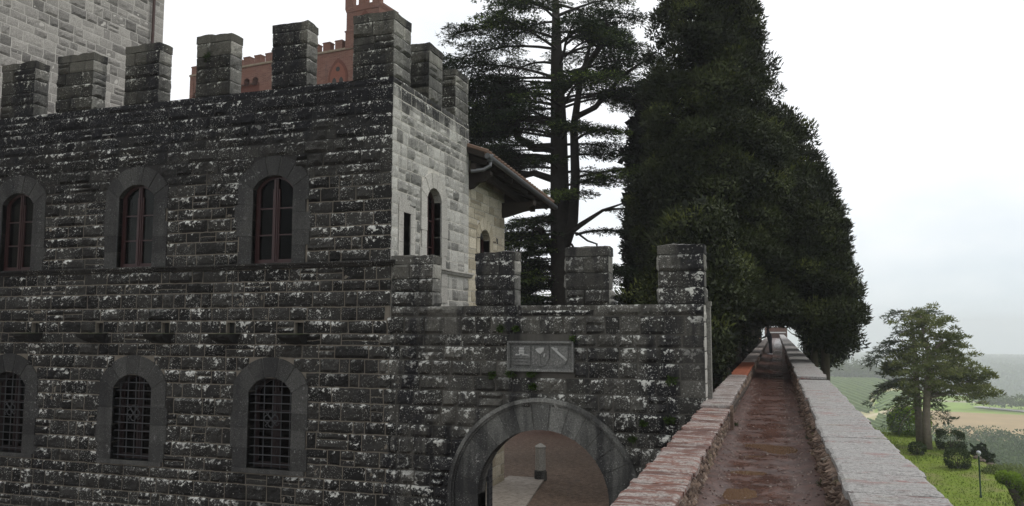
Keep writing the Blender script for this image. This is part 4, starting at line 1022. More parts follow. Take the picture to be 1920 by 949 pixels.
def puff_tree(root, name, mat, envelope, zlo, zhi, cx, cyy, nclump, per, rc, size, keep=None, aspect=1., seed=0, wob=.30, lean=(0, 0)):
    """crown of many small puffs filling a shell; envelope(t)->radius for t in 0..1"""
    tt = rng.uniform(0, 1, nclump * 3); rad = np.array([envelope(q) for q in tt]); acc = rng.uniform(0, max(rad), len(tt)) < rad; tt, rad = tt[acc][:nclump], rad[acc][:nclump]
    n = len(tt); ph = rng.uniform(0, 2 * math.pi, n); z = zlo + (zhi - zlo) * tt
    lob = 1 + wob * 2 * fbm(np.stack([np.cos(ph) * 1.6 + seed, np.sin(ph) * 1.6, z * .55], -1), 2, seed)
    rf = np.sqrt(rng.uniform(.46, 1.0, n)) * np.where(rng.random(n) < .25, rng.uniform(1.05, 1.28, n), 1); x = cx + lean[0] * (z - zlo) + np.cos(ph) * rad * lob * rf; y = cyy + lean[1] * (z - zlo) + np.sin(ph) * rad * lob * rf * aspect
    C = np.stack([x, y, z], -1); out = unit(np.stack([np.cos(ph), np.sin(ph), np.full(n, .55)], -1))
    if keep is not None: k_ = keep(C); C, out, rf = C[k_], out[k_], rf[k_]; n = len(C)
    rcs = rc * rng.uniform(.6, 1.5, n)
    D = sphere_dirs(n * per); D = unit(D + np.repeat(out, per, 0) * .5 + [0, 0, .25])
    P = np.repeat(C, per, 0) + D * np.repeat(rcs, per)[:, None] * np.sqrt(rng.uniform(.5, 1.2, (n * per, 1))) * [1.05, 1.05, .72]
    if keep is not None: kk = keep(P)
    else: kk = np.ones(len(P), bool)
    tone = np.clip(np.repeat(rng.uniform(.0, .72, n), per) + rng.normal(0, .07, n * per) + .26 * D[:, 2], 0, 1)  # puff tops lighter, undersides darker: shading painted into the tone
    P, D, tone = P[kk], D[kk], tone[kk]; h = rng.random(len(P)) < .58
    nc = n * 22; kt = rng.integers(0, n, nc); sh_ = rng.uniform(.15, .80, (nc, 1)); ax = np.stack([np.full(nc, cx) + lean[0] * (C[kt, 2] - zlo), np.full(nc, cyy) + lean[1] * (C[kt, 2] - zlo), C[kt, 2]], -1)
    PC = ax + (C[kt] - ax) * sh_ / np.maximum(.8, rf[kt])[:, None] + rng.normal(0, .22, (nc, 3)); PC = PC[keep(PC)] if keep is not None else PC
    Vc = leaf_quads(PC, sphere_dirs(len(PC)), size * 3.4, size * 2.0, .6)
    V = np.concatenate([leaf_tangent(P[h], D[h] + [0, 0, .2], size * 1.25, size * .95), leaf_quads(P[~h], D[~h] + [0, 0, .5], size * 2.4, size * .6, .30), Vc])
    return quads_obj(name, V, np.concatenate([tone[h], tone[~h], np.zeros(len(Vc))]), mat, root)  # core leaves get the darkest tone, inner crown shade painted in
def clear_path(P): return ~((P[:, 0] > -1.15 + bx_(P[:, 1])) & (P[:, 0] < .95) & (P[:, 2] < .30 + .15 * np.sin(P[:, 1] * 1.7) - .24 * smooth(34, 46, P[:, 1])))
def clear_wall(P): return clear_path(P) & ~((P[:, 0] < 1.45) & (P[:, 0] > -1.4) & (P[:, 2] < -.75))
def gnarly_trunk(root, pts, r0, r1, mat, name='trunk', k=10, extra=()):
    b = MB(); n = len(pts); b.tube(pts, list(np.linspace(r0, r1, n)), k)
    for p, ra, rb in extra: b.tube(p, list(np.linspace(ra, rb, len(p))), 7)
    return b.build(name, mat, root, True)

def cypress(x, y, base, zlo, zhi, rmax, label, shape='cone', ncl=900, per=110, keepf=clear_wall, seed=1, lean=(0, 0), aspect=1.):
    root = thing('cypress_tree', (x, y, base), label, 'tree', 'cypress trees lining the path')
    env = {'cone': lambda t: rmax * min(1, (t + .06) / .16) * (1 - .62 * t ** 1.25) * min(1, (1.02 - t) / .12), 'egg': lambda t: rmax * math.sin(math.pi * min(1, t * .93 + .07) ** .8) ** .6}[shape]
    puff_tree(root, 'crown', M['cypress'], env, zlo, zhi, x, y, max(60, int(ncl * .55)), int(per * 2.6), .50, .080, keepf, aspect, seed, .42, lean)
    pts = [(x + .08 * math.sin(q * 3 + seed), y, base + (zhi * .8 - base) * q) for q in np.linspace(0, 1, 9)]
    br = []
    for k in range(16):
        z = zlo + (zhi - zlo) * rng.uniform(.02, .7); a = rng.uniform(0, 6.28); l = rmax * rng.uniform(.5, .9)
        e = (x + l * math.cos(a), y + l * math.sin(a), z + l * .7)
        if not bool(keepf(np.array([e]))[0]): continue
        br.append(([(x, y, z), (x + l * .5 * math.cos(a), y + l * .5 * math.sin(a), z + l * .25), e], .06, .015))
    gnarly_trunk(root, pts, .26, .05, M['bark'], extra=br)
    return root
cypress(-2.1, 27, -2, -1.2, 14.8, 2.35, 'tallest dark cypress left of the path, its top out of frame', ncl=900, per=150, seed=3)
cypress(1.4, 30, -11, -.75, 7.6, 1.08, 'broad dark conifer right of the path with rounded crown over the grey coping', 'egg', ncl=560, per=150, seed=5, aspect=1.4, lean=(-.15, 0))
cypress(-1.85, 34, -2, -.9, 13.2, 2.5, 'dark cypress left of the path just behind the tallest one', ncl=620, per=110, seed=8)
cypress(1.4, 36.5, -11, -1.0, 6.5, 1.15, 'dark conifer outside the right parapet, second from the front', 'egg', ncl=480, per=100, seed=9, aspect=1.4, lean=(-.08, 0))
cypress(-1.9, 43, -2, -1.0, 10, 2.6, 'dark cypress left of the path beside the standing person', ncl=600, per=60, seed=12)
cypress(1.5, 45, -11, -2.0, 8, 1.8, 'dark conifer outside the right parapet across from the standing person', 'egg', ncl=600, per=60, seed=13, aspect=1.5)
cypress(-1.9, 54, -2, -1.2, 10, 2.8, 'dark cypress left of the path just beyond the standing person', ncl=600, per=50, seed=14)
cypress(1.7, 58, -11, -2.4, 8, 2.5, 'dark conifer outside the right parapet, third from the front', 'egg', ncl=600, per=50, seed=15, aspect=1.6)
cypress(-2.0, 68, -2, -1.2, 10, 3.0, 'dark cypress deep in the tunnel of trees on the left', ncl=500, per=50, seed=16, aspect=1.4)
cypress(1.9, 76, -11, -2.4, 9, 3.0, 'dark conifer outside the right parapet, last in its row', 'egg', ncl=500, per=50, seed=18, aspect=1.8)
cypress(-2.2, 88, -2, -1.2, 11, 3.4, 'dark cypress at the far end of the tunnel of trees, last on the left', ncl=450, per=50, seed=19, aspect=1.6)
cypress(-2.15, 22.2, -2, -1.3, 3.4, 1.05, 'low dark cypress by the gate wall end, smallest of the path trees', 'egg', ncl=330, per=60, seed=17)
# slim columnar cypress
root = thing('columnar_cypress', (-5.35, 36, GZ), 'slim very dark columnar cypress between the big cedar and the cypress row', 'tree')
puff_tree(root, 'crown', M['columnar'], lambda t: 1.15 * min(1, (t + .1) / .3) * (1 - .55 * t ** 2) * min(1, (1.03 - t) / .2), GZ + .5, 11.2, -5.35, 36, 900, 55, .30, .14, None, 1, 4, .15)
gnarly_trunk(root, [(-5.35, 36, GZ), (-5.35, 36, 4)], .22, .08, M['bark'])

def spray(base, d, ln, drop, per, out, tone0, blade=(.26, .055), step=.20, width=.36):
    """flat needle spray along a twig"""
    n = max(2, int(ln / step)); t_ = np.linspace(.12, 1, n)[:, None]; d = unit(np.asarray(d, float))
    P = base + d * ln * t_ + np.array([0, 0, -1.]) * drop * t_ ** 2
    side = unit(np.cross(d, [0, 0, 1.]))
    k = per; PP = np.repeat(P, k, 0); tt = np.repeat(t_, k, 0)
    off = rng.uniform(-1, 1, (n * k, 1)) * width * (1.15 - tt * .75)
    PP = PP + side * off + rng.normal(0, .04, (n * k, 3)) + np.array([0, 0, -1]) * abs(off) * .22
    dirs = d * .8 + side * np.sign(off) * .75 + np.array([0, 0, -.12])
    out.append((PP, dirs, np.full(len(PP), tone0) + rng.normal(0, .15, len(PP)), blade))
    return P
def cedar_limb(b, out, p0, az, L_, rise, droop, r0, tone, per=22, twigs=True, blade=(.17, .042), dens=1., start=.22):
    d = np.array([math.sin(az), math.cos(az), 0]); sd_ = np.array([math.cos(az), -math.sin(az), 0]); n = 9
    t_ = np.linspace(0, 1, n); wob = np.cumsum(rng.normal(0, .05, n)) * L_ * .22
    pts = np.array([np.asarray(p0) + d * L_ * q + sd_ * w + np.array([0, 0, rise * math.sin(math.pi * min(1, q * 1.1) * .6) - droop * q ** 2]) for q, w in zip(t_, wob)])
    b.tube([tuple(p) for p in pts], list(r0 * (1 - .86 * t_)), 6, cap=False)
    nt = int(L_ * 5.6 * dens)
    for k in range(nt):
        q = start + (1 - start) * (k + rng.random()) / nt; i = min(n - 2, int(q * (n - 1))); f = q * (n - 1) - i; p = pts[i] * (1 - f) + pts[i + 1] * f
        s = 1 if k % 2 else -1; ang = az + s * rng.uniform(.5, 1.25); l = L_ * .32 * (1.15 - .75 * q) * rng.uniform(.6, 1.2) + .3
        dd = np.array([math.sin(ang), math.cos(ang), rng.uniform(-.05, .22)])
        if l > .9: b.tube([tuple(p), tuple(p + dd * l * .55), tuple(p + dd * l - np.array([0, 0, l * .12]))], [r0 * .22, r0 * .14, .006], 4, cap=False)
        spray(p, dd, l, l * .16, per, out, tone + rng.uniform(-.18, .18), blade)
    spray(pts[-2], pts[-1] - pts[-2], L_ * .16, .1, per, out, tone, blade)
def flush(out, name, mat, root):
    P = np.concatenate([o[0] for o in out]); Dd = np.concatenate([o[1] for o in out]); T = np.concatenate([o[2] for o in out])
    ln = np.concatenate([np.full(len(o[0]), o[3][0]) for o in out]); wd = np.concatenate([np.full(len(o[0]), o[3][1]) for o in out])
    V = leaf_quads(P, Dd, ln, wd, .35, np.array([0, 0, 1.])); return quads_obj(name, V, np.clip(T, 0, 1), mat, root)
# ---- the great cedar
CX, CY = -9.05, 34.0
ced = thing('cedar_tree', (CX, CY, GZ), 'great spreading cedar with layered branches rising behind the gate battlements', 'tree')
b = MB(); out = []
b.tube([(CX, CY, GZ), (CX - .02, CY, 1), (CX - .08, CY, 5), (CX - .12, CY, 9), (CX - .2, CY, 12), (CX - .25, CY, 16.5)], [.56, .48, .44, .37, .27, .08], 14)
b.tube([(CX + .1, CY - .1, 3.4), (CX + .55, CY - .2, 4.6), (CX + .68, CY - .2, 6.5), (CX + .60, CY - .1, 8.8), (CX + .9, CY, 11), (CX + 1.5, CY, 13)], [.26, .24, .21, .18, .13, .05], 10)
b.tube([(CX, CY, 8.0), (CX - 1.2, CY - .2, 8.0), (CX - 1.95, CY - .3, 8.5), (CX - 2.0, CY - .3, 9.6), (CX - 2.9, CY - .3, 9.9), (CX - 4.6, CY - .4, 9.95), (CX - 5.5, CY - .4, 10.3)], [.22, .20, .18, .15, .12, .07, .03], 9)
b.tube([(CX, CY, 6.4), (CX - 1.3, CY, 6.9), (CX - 2.6, CY, 6.6), (CX - 4.2, CY, 5.6)], [.18, .15, .11, .04], 8)
b.tube([(CX, CY, 10.5), (CX + 1.2, CY, 11.6), (CX + 2.2, CY, 12.9), (CX + 2.0, CY, 14)], [.2, .16, .12, .06], 8)
b.tube([(CX + .6, CY - .2, 9.2), (CX + 1.6, CY - .2, 9.6), (CX + 2.8, CY, 11.0), (CX + 3.9, CY, 11.6)], [.14, .12, .09, .03], 7)
# bare hanging boughs
b.tube([(CX + .2, CY - .3, 3.9), (CX + .9, CY - .3, 4.4), (CX + 1.9, CY - .3, 5.0), (CX + 2.9, CY - .3, 5.3)], [.13, .12, .07, .03], 7)
b.tube([(CX + .4, CY - .3, 4.1), (CX + .8, CY - .4, 4.05), (CX + 1.25, CY - .4, 3.7), (CX + 1.65, CY - .4, 3.55), (CX + 1.68, CY - .4, 3.0), (CX + 1.5, CY - .4, 2.4), (CX + 1.2, CY - .4, 1.9), (CX + 1.0, CY - .4, 1.3)], [.06, .05, .045, .045, .035, .035, .03, .015], 6)
b.tube([(CX + .5, CY - .3, 3.6), (CX + .75, CY - .4, 3.2), (CX + .85, CY - .4, 2.4), (CX + .75, CY - .4, 1.4)], [.05, .045, .04, .02], 6)
b.tube([(CX - .2, CY, 2.9), (CX - .9, CY - .2, 4.3), (CX - 1.5, CY - .2, 4.4)], [.2, .14, .05], 7)
b.tube([(CX - 1.2, CY - .3, 4.2), (CX - 1.5, CY - .3, 3.3), (CX - 1.75, CY - .3, 2.2), (CX - 1.85, CY - .3, 1.1)], [.07, .06, .05, .03], 6)
b.tube([(CX - 1.7, CY - .3, 4.2), (CX - 2.0, CY - .3, 3.1), (CX - 1.7, CY - .3, 2.7), (CX - 2.1, CY - .3, 1.7)], [.05, .045, .04, .02], 6)
for p, az, L_, tn in (((CX - 2.0, CY - .3, 9.7), -95, 3.9, .45), ((CX - 1.9, CY - .3, 9.0), -50, 3.2, .4), ((CX - 2.9, CY - .3, 9.9), -130, 2.3, .5), ((CX - 1.3, CY, 6.9), -80, 3.6, .4), ((CX - 2.4, CY, 6.6), -115, 2.4, .4),
                      ((CX - .2, CY, 11.2), -85, 6.4, .5), ((CX - .2, CY, 10.4), -100, 6.8, .55), ((CX - .2, CY, 9.3), -80, 6.6, .45), ((CX - .2, CY - .2, 8.4), -105, 5.8, .5), ((CX - .2, CY - .2, 12.4), -95, 5.6, .6), ((CX - .2, CY, 7.5), -92, 5.4, .4), ((CX + .5, CY - .2, 6.5), 95, 4.6, .8), ((CX + .5, CY - .2, 6.2), 110, 3.6, .85), ((CX + .3, CY - .3, 5.4), -165, 2.0, .85), ((CX + .2, CY - .3, 5.6), 170, 2.2, .9), ((CX - .3, CY - .3, 5.2), -140, 2.4, .8),
                      ((CX + 2.0, CY - .3, 5.0), 70, 1.6, .3), ((CX + .7, CY - .3, 4.0), 100, 2.6, .25), ((CX - .2, CY, 2.0), -80, 3.0, .35), ((CX - .2, CY - .3, 1.2), -110, 3.0, .55), ((CX, CY - .3, .6), -150, 2.6, .6), ((CX - .2, CY, 2.6), -60, 2.2, .3),
                      ((CX, CY - .2, 8.3), 150, 2.6, .75), ((CX, CY - .2, 9.8), -160, 2.6, .8), ((CX + .7, CY - .2, 8.2), 130, 2.8, .7)):
    cedar_limb(b, out, p, R(az), L_, L_ * .10, L_ * .16, .07, tn)
for k in range(38):
    z = 5.8 + (15.5 - 5.8) * (k + rng.random()) / 38; a = k * 2.4 + rng.uniform(-.4, .4)
    L_ = rng.uniform(3.0, 6.4) * (1 if z < 13 else .85); L_ *= (.72 + .28 * abs(math.sin(a))) * (.62 if math.sin(a) > .2 and z < 9 else 1)
    cedar_limb(b, out, (CX - .1, CY, z), a, L_, L_ * rng.uniform(.05, .25), L_ * rng.uniform(.05, .22), .075, rng.uniform(.3, .7), dens=1.05, start=.34)
for k in range(9):
    z = rng.uniform(9, 13.5); a = R(rng.uniform(50, 130)); cedar_limb(b, out, (CX + .2, CY, z), a, rng.uniform(2.6, 5.6), .5, .9, .06, rng.uniform(.3, .7), start=.3)
for k in range(15):
    z = rng.uniform(6.5, 12.5); a = R(rng.uniform(-125, -55)); cedar_limb(b, out, (CX - .2, CY, z), a, rng.uniform(3.2, 6.2), .5, .9, .06, rng.uniform(.3, .7), start=.35)
for k in range(34):
    z = rng.uniform(.2, 4.9); a = R(rng.uniform(-140, -50)); cedar_limb(b, out, (CX, CY, z), a, rng.uniform(1.8, 4.4), .3, 1.3, .05, rng.uniform(.3, .85), start=.15)
for k in range(10):
    z = rng.uniform(.2, 2.6); a = R(rng.uniform(70, 120)); cedar_limb(b, out, (CX + .2, CY, z), a, rng.uniform(2.2, 4.6), .2, .8, .05, rng.uniform(.15, .45), start=.4)
flush(out, 'foliage', M['cedar'], ced); b.build('trunk', M['bark_cedar'], ced, True)
# undergrowth behind the gate wall
for (x, y, r, h, lab) in ((-13.4, 44, 1.3, 5.6, 'dark evergreen shrub left of the cedar trunk behind the gate battlements'), (-11.3, 46, 1.2, 5.4, 'dark evergreen shrub right of the cedar trunk behind the gate battlements'), (-6.0, 38, 1.1, 6.2, 'dark bushy evergreen at the foot of the slim columnar cypress')):
    root = thing('evergreen_shrub', (x, y, GZ), lab, 'shrub', 'shrubs behind the gate wall')
    puff_tree(root, 'foliage', M['cedar'], lambda t: r * math.sin(math.pi * min(1, t * .85 + .15)) ** .5, GZ + .2, GZ + h, x, y, 330, 50, .36, .17, None, 1, int(x * 7) % 50, .3)
    gnarly_trunk(root, [(x, y, GZ), (x, y, GZ + h * .6)], .12, .04, M['bark'], 'stem')
bw = thing('boundary_wall', (-9, 48, GZ), 'grey garden wall glimpsed low behind the cedar branches', 'wall')
b = MB(); masonry(b, frame_fn((0, 48, 0), (1, 0, 0), (0, -1, 0)), -20, -4.6, GZ, -.2, h=.5, lmin=.6, lmax=1.4, res=.4); b.box(-20, -4.6, 48.02, 48.5, GZ, -.1, .5, 1); b.build('wall', [M['gate'], M['mortar_gate']], bw)

# ---- trees on the lawn
def lz(x, y): return float(lawn_z(np.array(x, float), np.array(y, float)))
pc = thing('pine_tree', (10.62, 70.6, lz(10.62, 70.6) - .1), 'tall olive green pine with a pale trunk on the lawn', 'tree')
px0, py0, pz0 = 10.62, 70.6, lz(10.62, 70.6) - .1; H0 = 12.2
b = MB(); b.tube([(px0, py0, pz0), (px0 - .02, py0, pz0 + 2.5), (px0 + .15, py0, pz0 + 5), (px0 + .45, py0, pz0 + 7.6), (px0 - .1, py0, pz0 + 8.8), (px0 + .1, py0, pz0 + 9.8), (px0 - .1, py0, pz0 + 10.5)], [.34, .28, .25, .22, .17, .11, .05], 10)
Pp, Dp, Tp = [], [], []
def tuft_clump(c, r, n, tone, flat=.6):
    D = sphere_dirs(n); D[:, 2] = abs(D[:, 2]) * .8 - .25; P = np.asarray(c) + D * r * rng.uniform(.3, 1, (n, 1)) * [1, 1, flat]
    Pp.append(P); Dp.append(D + [0, 0, .35]); Tp.append(np.clip(tone + rng.normal(0, .14, n) + .28 * D[:, 2], 0, 1))  # tone rises with leaf direction, painting lit tuft tops
clumps = [(430, 110), (500, 108), (550, 140), (390, 150), (520, 190), (600, 210), (640, 235), (450, 235), (560, 260), (620, 300), (665, 330), (400, 300), (350, 330), (375, 400), (400, 440), (480, 330), (540, 340), (600, 370), (660, 390), (700, 405), (735, 425), (735, 370), (700, 450), (560, 400), (505, 400), (430, 350), (320, 345), (390, 480), (640, 440), (470, 160), (580, 215), (520, 285), (450, 290), (360, 270), (650, 280), (500, 450), (420, 200), (475, 400), (590, 320), (350, 365), (680, 360)]
ax_ = lambda z: np.array([px0 + np.interp(z, [0, 5, 7.6, 9.2, 11.6], [0, .15, .45, -.1, -.1]), py0, pz0 + z])
for k, (ux, uy) in enumerate(clumps):
    dx, dz = (ux - 465) / 65., (690 - uy) / 55.5; e = np.array([px0 + dx, py0 + rng.uniform(-1.9, 1.9) * (1 if abs(dx) < 4 else .5), pz0 + dz])
    zb = min(9.9, max(4.0, dz - .25 * abs(dx) - .6)); p0 = ax_(zb); mid = (p0 + e) / 2 + [0, 0, .25]
    b.tube([tuple(p0), tuple(mid), tuple(e)], [.075, .05, .015], 5, cap=False)
    for j in range(8): tuft_clump(e + rng.normal(0, .42, 3) * [1, 1, 1.0], rng.uniform(.34, .62), 62, rng.uniform(.15, .65), .75)
    for j in range(2): tuft_clump(mid * .4 + e * .6 + rng.normal(0, .25, 3), rng.uniform(.3, .5), 40, rng.uniform(.1, .5), .7)
V = leaf_quads(np.concatenate(Pp), np.concatenate(Dp), .28, .085, .35); quads_obj('foliage', V, np.concatenate(Tp), M['pine'], pc); b.build('trunk', M['bark_pale'], pc, True)
cx0, cy0 = 10.25, 71.8; cz0 = lz(cx0, cy0) - .1
hc = thing('cedar_tree', (cx0, cy0, cz0), 'smaller blue green cedar with drooping left branches entwined with the lawn pine', 'tree')
b = MB(); out = []; b.tube([(cx0, cy0, cz0), (cx0 - .05, cy0, cz0 + 4), (cx0 - .1, cy0, cz0 + 8), (cx0 - .25, cy0, cz0 + 10.8)], [.30, .25, .18, .05], 10)
for z, a, L_, ri, dr in ((11.9, -85, 3.0, .4, .9), (11.9, 88, 2.9, .35, .5), (11.6, -60, 2.2, .3, 1.2), (10.3, -85, 2.8, .3, 1.5), (9.4, -88, 5.2, .3, 2.2), (8.6, -95, 5.0, .3, 1.7), (7.4, -85, 3.6, .3, 1.2), (6.0, -95, 4.4, .3, 1.6), (5.4, -85, 5.2, .4, 1.9), (4.4, -95, 3.2, .3, 1.6), (3.8, -80, 3.0, .2, 2.0), (3.5, -110, 2.4, .1, 2.0),
                         (3.8, 85, 3.0, .3, 1.6), (4.3, 95, 3.4, .3, 2.0), (3.2, 80, 2.2, .1, 1.7), (11.6, 150, 1.6, .2, .6), (3.0, -70, 2.2, .0, 1.6)):
    cedar_limb(b, out, (cx0 - .1, cy0, cz0 + z * .90), R(a), L_ * .66, ri, dr, .07, rng.uniform(.2, .6), per=8, blade=(.34, .085), start=.2)
flush(out, 'foliage', M['hcedar'], hc); b.build('trunk', M['bark_pale'], hc, True)

def leafy(name, x, y, z, r, h, mat, label, cat, group, n=420, size=.12, per=1, flat=1, seed=0, boxy=.0, stem=True):
    root = thing(name, (x, y, z), label, cat, group); m = n
    D = sphere_dirs(m); 
    if boxy: D = np.sign(D) * abs(D) ** (1 - boxy); D = D / np.maximum(1e-6, np.max(abs(D), 1, keepdims=True)) * boxy + unit(D) * (1 - boxy)
    lob = 1 + .35 * fbm(D * 2.2 + seed, 2, seed); P = np.array([x, y, z + h / 2]) + D * np.array([r, r, h / 2]) * (lob * np.cbrt(rng.uniform(.35, 1, m)))[:, None]
    P[:, 2] = np.maximum(P[:, 2], z + .03)
    tone = np.clip(rng.normal(.42, .2, m) + .3 * D[:, 2], 0, 1); V = leaf_quads(P, D + [0, 0, .3], size, size * .6, .6); quads_obj('foliage', V, tone, mat, root)  # bush shading put into tone: pale top, dark underside
    if stem: gnarly_trunk(root, [(x, y, z - .1), (x + .03, y, z + h * .6)], .06, .02, M['bark'], 'stem', 6, [([(x, y, z + .1), (x + r * .4 * math.cos(q), y + r * .4 * math.sin(q), z + h * .6)], .03, .01) for q in (0.4, 2.2, 4.1)])
    return root
G = 'clipped round bushes on the lawn'
leafy('round_bush', 12.25, 70.9, lz(12.25, 70.9), 1.05, 1.5, M['bush'], 'clipped dark green bush just right of the pine trunk, largest on the lawn', 'bush', G, 2600, .13, boxy=.45, seed=1)
leafy('round_bush', 11.0, 61.6, lz(11, 61.6), .80, 1.3, M['bush'], 'clipped dark green bush in the middle of the lawn, nearest to the lamp', 'bush', G, 2300, .12, boxy=.35, seed=2)
leafy('round_bush', 9.35, 67.0, lz(9.35, 67), .62, .95, M['bush'], 'small dark bush half hidden by the edge of the grey coping', 'bush', G, 1300, .11, seed=3)
leafy('bright_shrub', 10.4, 78.5, lz(10.4, 78.5) - .2, 1.7, 2.5, M['fresh'], 'bright yellow green shrub behind the pine and cedar trunks on the lawn', 'shrub', None, 3600, .22, seed=4)
# lamp post
lx, ly = 10.28, 51.5; l0 = lz(lx, ly); lamp = thing('lamp_post', (lx, ly, l0), 'thin green lamp post with a pale globe on the lawn', 'lamp post')
b = MB(); b.lathe([(.07, -.2), (.07, .12), (.045, .16), (.040, 2.2), (.045, 2.25), (.02, 2.3)], (lx, ly, l0), 10); b.build('post', M['post'], lamp, True)
t = NT('globe_glass'); t.bsdf((.36, .38, .40), .12, None, .5); b = MB(); b.lathe([(.03, 2.24), (.05, 2.32)] + [(.13 * math.sin(q), 2.44 - .13 * math.cos(q)) for q in np.linspace(.25, math.pi - .02, 12)], (lx, ly, l0), 14); b.build('globe', t.mat, lamp, True)
# pollarded trees
def pollard(x, y, z, h, leanx, heads, label, seed):
    root = thing('pollarded_tree', (x, y, z), label, 'tree', 'pollarded trees below the lawn'); b = MB()
    pts = [(x + leanx * q ** 1.3 + .05 * math.sin(q * 7 + seed), y, z + h * q) for q in np.linspace(0, 1, 8)]
    b.tube(pts, [.26, .24, .24, .21, .22, .20, .24, .20], 10)
    top = np.array(pts[-1]); A = []; T = []
    for (dx, dz, r) in heads:
        c = top + [dx, rng.uniform(-.1, .1), dz]; b.tube([tuple(top - [0, 0, .15]), tuple(c)], [.17, .10], 7)
        n = 520; D = sphere_dirs(n); P = c + D * r * np.cbrt(rng.uniform(.3, 1, n))[:, None]; A.append(leaf_quads(P, D + [0, 0, .4], .13, .085, .5)); T.append(np.clip(rng.normal(.45, .2, n) + .3 * D[:, 2], 0, 1))  # sprout heads painted lighter above, as if lit from the sky
    n = 420; q = rng.uniform(0, 1, n); i = (q * 7).astype(int); P = np.array(pts)[i] + sphere_dirs(n) * .25; A.append(leaf_quads(P, sphere_dirs(n), .1, .07)); T.append(rng.uniform(0, .3, n))
    quads_obj('sprouts', np.concatenate(A), np.concatenate(T), M['fresh'], root); b.build('trunk', M['bark'], root, True)
pollard(12.0, 48.6, -10.7, 2.5, -.95, ((-.32, .36, .30), (.12, .22, .42), (.38, .0, .36), (.50, -.5, .24)), 'leaning pollarded tree with bright sprouts beside the lamp post', 1)
pollard(12.55, 47.2, -11.0, 2.25, .30, ((-.25, .2, .42), (.2, .35, .46), (.55, .15, .4)), 'upright pollarded tree with bright sprouts at the right edge of the view', 2)
# small dark conifer and slope shrubs
root = thing('small_conifer', (14.0, 69.5, -11.6), 'small dark bluish conifer beyond the lawn edge', 'tree'); puff_tree(root, 'crown', M['bush'], lambda t: .85 * (1 - t) ** .8 + .06, -11.4, -9.0, 14.0, 69.5, 120, 50, .26, .12, None, 1, 6, .2); gnarly_trunk(root, [(14, 69.5, -11.8), (14, 69.5, -10)], .12, .05, M['bark'])
sh = [(13.2, 60.5, -10.4, 1.0, 1.4, 'silvery'), (14.4, 61.5, -11.3, 1.3, 1.9, 'tall'), (14.0, 56.5, -10.9, 1.2, 1.6, 'rounded'), (15.5, 66, -12.2, 1.5, 2.2, 'broad'), (16.5, 71, -13, 1.7, 2.6, 'far'), (14.6, 53, -11.2, 1.2, 1.7, 'near'), (16.2, 59, -12.4, 1.6, 2.6, 'dense'), (13.3, 76, -10.6, .8, 1.0, 'small'), (15.2, 49.5, -11.8, 1.4, 2.0, 'nearest'), (17.8, 64, -13.6, 1.9, 3.0, 'outermost'), (17.5, 56, -13.2, 1.7, 2.8, 'low')]
lab = ['pale silvery shrub just behind the lamp globe', 'tall yellow green shrub on the slope beyond the lamp', 'rounded pale shrub between lamp and pollarded trees', 'broad light green shrub below the small dark conifer', 'large light shrub far down the slope right of the dark conifer', 'pale shrub behind the leaning pollarded tree', 'dense green shrub on the slope behind the pollarded heads', 'small shrub at the lawn edge right of the biggest clipped bush', 'pale shrub behind the upright pollarded tree at the right edge', 'outermost big shrub in front of the woodland at the right edge', 'big low shrub above the upright pollarded tree']
for (x, y, z, r, h, _), lb in zip(sh, lab): leafy('slope_shrub', x, y, min(z, lz(x, y)), r, h + max(0, z - lz(x, y)), M['shrub'], lb, 'shrub', 'shrubs on the slope below the lawn', 1500, .17, seed=int(x * 5))
b = MB()
for k, (x, y) in enumerate(((13.1, 66.5), (13.4, 67.6), (13.2, 65.2), (12.95, 72.6), (13.5, 64.2))):
    b = MB(); r = rng.uniform(.14, .26); D = [(math.sin(p) * math.cos(q), math.sin(p) * math.sin(q), math.cos(p)) for p in np.linspace(.01, math.pi - .01, 7) for q in np.linspace(0, 2 * math.pi, 10, endpoint=False)]
    D = np.array(D); V = np.array([x, y, lz(x, y) + .08]) + D * r * (1 + .7 * fbm(D * 1.6 + k, 2, k))[:, None] * [1.3, 1, .7]; b.add(V, [(i * 10 + j, (i + 1) * 10 + j, (i + 1) * 10 + (j + 1) % 10, i * 10 + (j + 1) % 10) for i in range(6) for j in range(10)])
    o = b.build('rock', simple('brown_rock', (.11, .085, .07), .9, 5)) if k == 0 else b.build('rock', bpy.data.materials['brown_rock'])
    tag(o, 'rough brown rock on the worn lawn edge before the woodland', 'rock', 'rocks along the lawn edge')

# ---- far woods and vines (uncountable)
def wood(name, pts, r, hs, per, size, mat=None, spire=False):
    n = len(pts); C = np.repeat(pts, per, 0); D = sphere_dirs(n * per); D[:, 2] = abs(D[:, 2]) * 1.1 - .25; rr = np.repeat(r, per)[:, None]; hh = np.repeat(hs, per)[:, None]
    lob = 1 + .5 * fbm(D * 1.8 + C * .37, 2, 2)[:, None]
    if spire:
        q = rng.uniform(0, 1, (n * per, 1)); P = C + np.concatenate([D[:, :2] * rr * (1 - q), hh * q], 1)
    else: P = C + D * np.concatenate([rr, rr, hh * .5], 1) * lob + np.concatenate([0 * hh, 0 * hh, hh * .55], 1)
    T = np.clip(np.repeat(rng.uniform(.05, .55, n), per) + .38 * D[:, 2] + rng.normal(0, .05, n * per), 0, 1)  # top light and underside shade of each crown painted into tone
    return struct(quads_obj(name, leaf_quads(P, D + [0, 0, .3], size, size * .8, .5), T, mat or M['wood_far']), 'stuff')
def polar(n, a0, a1, r0, r1):
    a = np.radians(rng.uniform(a0, a1, n)); r = np.sqrt(rng.uniform(r0 ** 2, r1 ** 2, n)); x, y = r * np.sin(a), r * np.cos(a); return np.stack([x, y, tz(x, y)], -1), r
